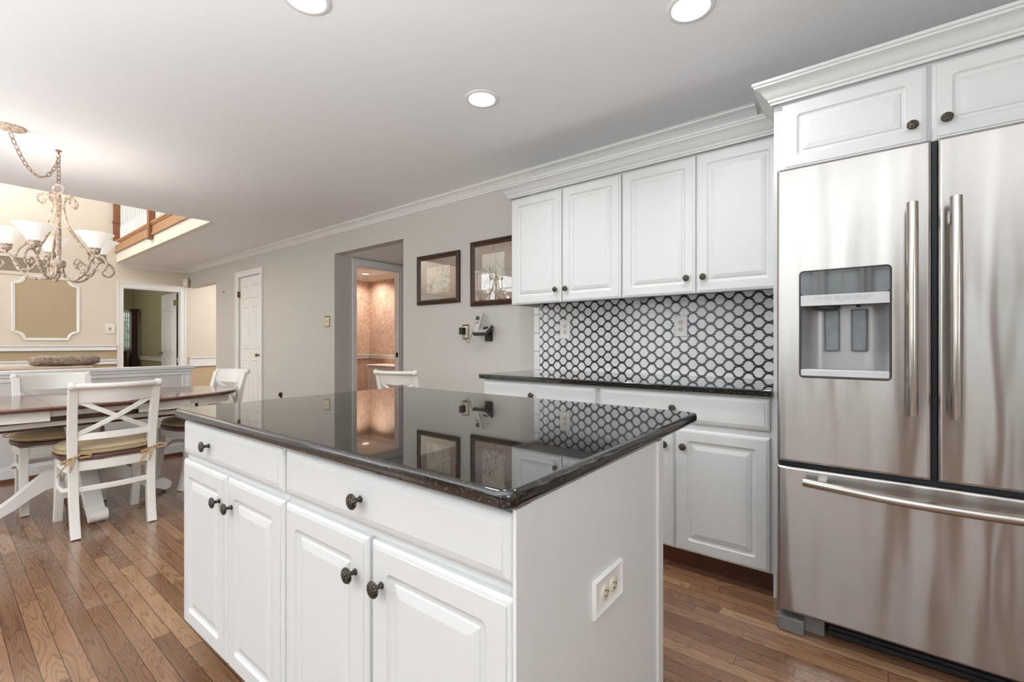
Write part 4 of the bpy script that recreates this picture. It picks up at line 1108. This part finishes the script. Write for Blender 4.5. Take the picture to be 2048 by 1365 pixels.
# ------------------------------------------------------------------ dining chairs (face +X, back at -X)
def make_chair(label):
    t = thing('dining_chair', label, 'chair', (0, 0, 0), 0, 'cream cross-back dining chairs')
    W_ = M['chairwhite']
    def se(hx, hy, n=2.7, cnt=48, flat=0.0):
        return sell(hx, hy, n, cnt)
    # seat board and cushion
    b = MB().rings([[(x, y, z) for x, y in se(0.232*k, 0.24*k)] for k, z in ((0.965, 0.440), (1.0, 0.446), (1.0, 0.458), (0.98, 0.465))])
    b.build('seat', M['seatwood'], t, smooth=True)
    b = MB().rings([[(x, y, z) for x, y in se(0.226*k, 0.234*k, 2.5)] for k, z in ((0.95, 0.4655), (1.0, 0.472), (1.012, 0.484), (1.0, 0.500), (0.93, 0.513), (0.75, 0.521), (0.4, 0.526))])
    cu = b.build('cushion', M['cushion'], t, smooth=True)
    for z, k in ((0.4745, 1.004), (0.4955, 1.002)):
        MB().tube([(x, y, z) for x, y in se(0.226*k, 0.234*k, 2.5)], 0.0032, 6, closed=True).build('piping', M['piping'], cu, smooth=True)
    # legs
    for s_ in (-1, 1):
        pts = [(-0.238, s_*0.175, 0), (-0.212, s_*0.176, 0.08), (-0.192, s_*0.178, 0.20), (-0.184, s_*0.180, 0.34), (-0.186, s_*0.183, 0.48), (-0.200, s_*0.186, 0.60), (-0.228, s_*0.188, 0.72), (-0.268, s_*0.190, 0.865)]
        MB().bar(pts, [0.042]*8, [0.046, 0.050, 0.052, 0.052, 0.050, 0.045, 0.038, 0.032], (1, 0, 0), 0.003).build('rear_leg', W_, t, smooth=True, ang=40)
        pts = [(0.238, s_*0.190, 0), (0.214, s_*0.190, 0.08), (0.192, s_*0.190, 0.18), (0.182, s_*0.189, 0.30), (0.180, s_*0.188, 0.435)]
        MB().bar(pts, [0.042]*5, [0.042, 0.044, 0.048, 0.050, 0.050], (1, 0, 0), 0.003).build('front_leg', W_, t, smooth=True, ang=40)
    def arc(x_end, bulge, y_end, z, n=12):
        return [(x_end-bulge*math.cos(PI/2*(2*i/n-1)), y_end*(2*i/n-1), z) for i in range(n+1)]
    MB().bar(arc(-0.188, 0.030, 0.172, 0.405), 0.016, 0.055, (0, 0, 1), 0.002).build('apron', W_, t, smooth=True, ang=40)
    MB().bar([(0.188, -0.172, 0.405), (0.196, 0, 0.405), (0.188, 0.172, 0.405)], 0.016, 0.055, (0, 0, 1), 0.002).build('apron', W_, t, smooth=True, ang=40)
    for s_ in (-1, 1):
        b = MB()
        pts = [(-0.165, s_*0.184, 0.385), (-0.12, s_*0.205, 0.392), (-0.06, s_*0.215, 0.41), (0.0, s_*0.218, 0.415), (0.08, s_*0.21, 0.41), (0.165, s_*0.192, 0.40)]
        b.bar(pts, 0.016, [0.045, 0.04, 0.045, 0.05, 0.05, 0.05], (0, 0, 1), 0.002)
        b.build('side_apron', W_, t, smooth=True, ang=40)
    MB().bar(arc(-0.188, 0.022, 0.170, 0.270), 0.020, 0.032, (0, 0, 1), 0.004).build('stretcher', W_, t, smooth=True, ang=40)
    for s_ in (-1, 1):
        pts = [(-0.17, s_*0.182, 0.275), (-0.12, s_*0.212, 0.262), (-0.05, s_*0.222, 0.275), (0.02, s_*0.215, 0.305), (0.09, s_*0.205, 0.31), (0.165, s_*0.192, 0.27)]
        MB().bar(pts, 0.018, 0.026, (0, 0, 1), 0.004).build('stretcher', W_, t, smooth=True, ang=40)
    # crest, roll, lower rail, cross
    def bk(z):   # x of back plane at height z
        zz = [(0.48, -0.186), (0.60, -0.200), (0.72, -0.228), (0.865, -0.268), (0.90, -0.280)]
        for (a, xa), (c, xc) in zip(zz, zz[1:]):
            if z <= c: return xa+(xc-xa)*(z-a)/(c-a)
        return zz[-1][1]
    b = MB(); n = 14; rings = []
    for i in range(n+1):
        u = 2*i/n-1; y = 0.176*u; bl = 0.062*math.cos(PI/2*u)
        q = []
        for z in (0.782-0.008*(1-abs(u)), 0.85, 0.872):
            q.append((bk(z)-bl, y, z))
        ring = [(x-0.008, y_, z) for x, y_, z in q]+[(x+0.008, y_, z) for x, y_, z in reversed(q)]
        rings.append(ring)
    b.rings(rings).build('crest_rail', W_, t, smooth=True, ang=40)
    pts = [(bk(0.875)-0.016-0.062*math.cos(PI/2*(2*i/14-1)), 0.195*(2*i/14-1), 0.876) for i in range(15)]
    b = MB().tube(pts, 0.0155, 14)
    for s_ in (-1, 1):
        b.tube([(pts[0][0], s_*y, 0.876) for y in (0.176, 0.180, 0.190, 0.204, 0.212, 0.216)], [0.014, 0.020, 0.0225, 0.0225, 0.018, 0.008], 14)
    b.build('top_roll', W_, t, smooth=True, ang=50)
    MB().bar([(x, y, z) for x, y, z in arc(bk(0.575), 0.036, 0.178, 0.575)], 0.016, 0.040, (0.15, 0, 1), 0.002).build('lower_back_rail', W_, t, smooth=True, ang=40)
    for s_ in (-1, 1):
        pts = []
        for i in range(11):
            u = 2*i/10-1; z = 0.688+s_*u*0.100; y = 0.168*u
            pts.append((bk(z)-0.046*math.cos(PI/2*u)+(0.003*s_), y, z))
        MB().bar(pts, 0.012, 0.026, (0, -s_*0.5, 1), 0.002).build('cross_slat', W_, t, smooth=True, ang=40)
    # cushion ties knotted round the rear legs
    for s_ in (-1, 1):
        b = MB(); y = s_*0.181
        b.bar([(-0.215, y-0.022, 0.462), (-0.217, y+0.022, 0.462)], 0.002, 0.006, (0, 0, 1))
        b.sphere((-0.222, y, 0.463), 0.009, 8)
        for d, ln_, dz in ((-1, 0.075, 0.014), (1, 0.060, -0.012)):
            b.bar([(-0.222, y, 0.463), (-0.236, y+d*ln_*0.4, 0.463+dz+0.008), (-0.232, y+d*ln_, 0.463+dz-0.004), (-0.228, y+d*ln_*0.9, 0.463+dz-0.016), (-0.224, y+d*ln_*0.3, 0.458)], 0.003, 0.010, (0, 0, 1))
        for d, ln_ in ((1, 0.095), (0.25, 0.080)):
            b.bar([(-0.224, y, 0.462), (-0.236, y+d*0.022, 0.440), (-0.234, y+d*0.045, 0.415), (-0.226, y+d*0.07, 0.462-ln_)], 0.003, [0.007, 0.010, 0.009, 0.005], (0, 1, 0))
        b.build('cushion_tie', M['ribbon'], cu, smooth=True)
    return t
ch1 = make_chair('cream cross-back chair in front of the table, seen from behind with tied khaki cushion')
ch1.location = (-3.79, 0.685, 0); ch1.rotation_euler = (0, 0, PI)
dup(ch1, (-4.53, 0.565, 0), 0.0, 'cream cross-back chair on the far side of the table, its back before the half wall')
dup(ch1, (-4.34, 1.36, 0), -PI/2+math.radians(13), 'cream cross-back chair at the end of the table, in front of the closet door')
dup(ch1, (-3.16, 2.645, 0), PI/2+math.radians(16), 'cream chair against the wall behind the island, only the top of its back showing')

# ------------------------------------------------------------------ chandelier
CX, CY = -4.437, 0.55
cl = thing('chandelier', 'five-arm antiqued iron scroll chandelier with frosted bell shades over the dining table', 'chandelier', (CX, CY, CZ))
Z = lambda z: z-CZ
pr = [(0.010, 2.155), (0.014, 2.14), (0.015, 2.10), (0.022, 2.095), (0.022, 2.085), (0.014, 2.08), (0.011, 1.95), (0.014, 1.90), (0.015, 1.82), (0.013, 1.75), (0.012, 1.70), (0.033, 1.695), (0.037, 1.688), (0.037, 1.655), (0.032, 1.648), (0.020, 1.645), (0.011, 1.60), (0.009, 1.575), (0.003, 1.568)]
MB().lathe([(r_, Z(z)) for r_, z in pr], (0, 0, 0), 18).build('column', M['iron'], cl, smooth=True, ang=50)
vx, vy = 0.787, 0.617
pts = [(vx*0.036*math.cos(a), vy*0.036*math.cos(a), Z(2.190)+0.032*math.sin(a)) for a in [2*PI*i/24 for i in range(24)]]
MB().tube(pts, 0.0085, 10, closed=True).build('hanging_ring', M['iron'], cl, smooth=True)
base_ang = math.atan2(-0.787, 0.617)     # towards the camera
def smoothpath(p, k=5):
    out = []
    n = len(p)
    for i in range(n-1):
        p0 = p[max(i-1, 0)]; p1 = p[i]; p2 = p[i+1]; p3 = p[min(i+2, n-1)]
        for j in range(k):
            t_ = j/k
            out.append(tuple(0.5*((2*b_)+(-a_+c_)*t_+(2*a_-5*b_+4*c_-d_)*t_*t_+(-a_+3*b_-3*c_+d_)*t_**3) for a_, b_, c_, d_ in zip(p0, p1, p2, p3)))
    out.append(p[-1]); return out
arm = smoothpath([(0.020, 1.655), (0.030, 1.60), (0.060, 1.567), (0.11, 1.558), (0.16, 1.585), (0.20, 1.64), (0.222, 1.69), (0.250, 1.722), (0.288, 1.722), (0.322, 1.70), (0.336, 1.665), (0.322, 1.63), (0.29, 1.618), (0.266, 1.635), (0.264, 1.660), (0.280, 1.668)])
up_ = smoothpath([(0.208, 1.70), (0.190, 1.755), (0.145, 1.81), (0.085, 1.895), (0.045, 1.98), (0.030, 2.07), (0.036, 2.110), (0.060, 2.142), (0.088, 2.140), (0.106, 2.112), (0.098, 2.083), (0.075, 2.082), (0.068, 2.102), (0.080, 2.110)])
curl = smoothpath([(0.190, 1.618), (0.155, 1.615), (0.120, 1.640), (0.106, 1.678), (0.125, 1.702), (0.150, 1.690), (0.158, 1.662), (0.142, 1.652)])
for k in range(5):
    a = math.atan2(-0.787*0+0, 1)
    # direction in world: start from the direction to the camera, turning towards image right
    th = math.radians(18+72*k)
    fx_, fy_ = 0.617, -0.787            # towards camera
    dx = fx_*math.cos(th)+0.787*math.sin(th); dy = fy_*math.cos(th)+0.617*math.sin(th)
    P3 = lambda q: [(r_*dx, r_*dy, Z(z)) for r_, z in q]
    n = len(arm)
    b = MB().tube(P3(arm), [0.0085 if i < n*0.55 else 0.0085-0.004*(i-n*0.55)/(n*0.45) for i in range(n)], 10)
    b.tube(P3(curl), [0.008-0.004*i/len(curl) for i in range(len(curl))], 10)
    b.tube(P3([(0.186, 1.612), (0.212, 1.662)]), 0.012, 10)
    ao = b.build('arm', M['iron'], cl, smooth=True, ang=60)
    MB().tube(P3(up_), [0.0075]*(len(up_)-20)+[0.0085]*20, 10).build('upper_scroll', M['iron'], ao, smooth=True, ang=60)
    c = (0.252*dx, 0.252*dy, 0)
    MB().lathe([(0.008, Z(1.722)), (0.012, Z(1.735)), (0.025, Z(1.745)), (0.031, Z(1.758)), (0.028, Z(1.768)), (0.034, Z(1.774)), (0.033, Z(1.780)), (0.02, Z(1.780))], c, 20).build('shade_cup', M['iron'], ao, smooth=True)
    sp = [(0.030, 1.778), (0.036, 1.790), (0.045, 1.806), (0.056, 1.824), (0.069, 1.844), (0.084, 1.862), (0.102, 1.878), (0.105, 1.881), (0.100, 1.882), (0.081, 1.866), (0.066, 1.848), (0.052, 1.827), (0.042, 1.809), (0.030, 1.792)]
    MB().lathe([(r_, Z(z)) for r_, z in sp], c, 36, caps=False).build('lamp_shade', M['shade'], cl, smooth=True)
    l = bpy.data.lights.new('bulb', 'POINT'); l.energy = 0.95; l.color = (1, 0.92, 0.84); l.shadow_soft_size = 0.025
    o = bpy.data.objects.new('bulb', l); COL.objects.link(o); o.location = (c[0], c[1], Z(1.85)); o.parent = cl
# chain and canopy
def chain_pts(path, step=0.030):
    # resample
    out = []; acc = 0; prev = Vector(path[0]); nxt = 0.0
    L = [0.0]
    for p, q in zip(path, path[1:]): L.append(L[-1]+(Vector(q)-Vector(p)).length)
    n = max(2, int(L[-1]/step))
    for i in range(n+1):
        s_ = L[-1]*i/n
        for j in range(len(L)-1):
            if L[j+1] >= s_-1e-9:
                t_ = (s_-L[j])/max(1e-9, L[j+1]-L[j]); out.append(Vector(path[j]).lerp(Vector(path[j+1]), t_)); break
    return out
def chain(b, path, step=0.030, r=0.0022):
    P_ = chain_pts(path, step)
    for i in range(len(P_)-1):
        p, q = P_[i], P_[i+1]; c = (p+q)/2; t_ = (q-p).normalized(); hl = (q-p).length/2+0.006
        ref = Vector((0.787, 0.617, 0)) if i % 2 == 0 else Vector((0.617, -0.787, 0))
        u = ref-t_*ref.dot(t_)
        if u.length < 0.2: u = Vector((0, 0, 1))-t_*t_.z
        u.normalize()
        if i % 2 and abs(t_.z) < 0.7:
            u = t_.cross(u)
        b.tube([c+t_*(hl*math.cos(a))+u*(0.0105*math.sin(a)) for a in [2*PI*j/14 for j in range(14)]], r, 6, closed=True)
b = MB()
chain(b, [(0, 0, Z(2.405)), (0, 0, Z(2.224))], 0.030)
can_x, can_y = -4.19-CX, 0.305-CY
path = []
for i in range(21):
    u = i/20
    h0, h1 = 2.425, 2.392
    sag = h0+(h1-h0)*u-0.185*(1-((u-0.55)/(0.55 if u < 0.55 else 0.45))**2)
    path.append((can_x*(1-u), can_y*(1-u), Z(sag)))
chain(b, path, 0.032)
b.build('chain', M['chainmetal'], cl, smooth=True)
MB().lathe([(0.016, Z(2.4595)), (0.018, Z(2.455)), (0.006, Z(2.448)), (0.004, Z(2.43))], (0, 0, 0), 14).tube([(0, 0, Z(2.435)), (0.010*0.787, 0.010*0.617, Z(2.425)), (0.008*0.787, 0.008*0.617, Z(2.408)), (-0.006*0.787, -0.006*0.617, Z(2.404)), (-0.014*0.787, -0.014*0.617, Z(2.416))], 0.0035, 8).build('ceiling_hook', M['chainmetal'], cl, smooth=True)
MB().lathe([(0.072, Z(2.4595)), (0.072, Z(2.454)), (0.062, Z(2.446)), (0.030, Z(2.438)), (0.012, Z(2.434)), (0.008, Z(2.425))], (can_x, can_y, 0), 32).build('canopy', M['iron'], cl, smooth=True, ang=50)
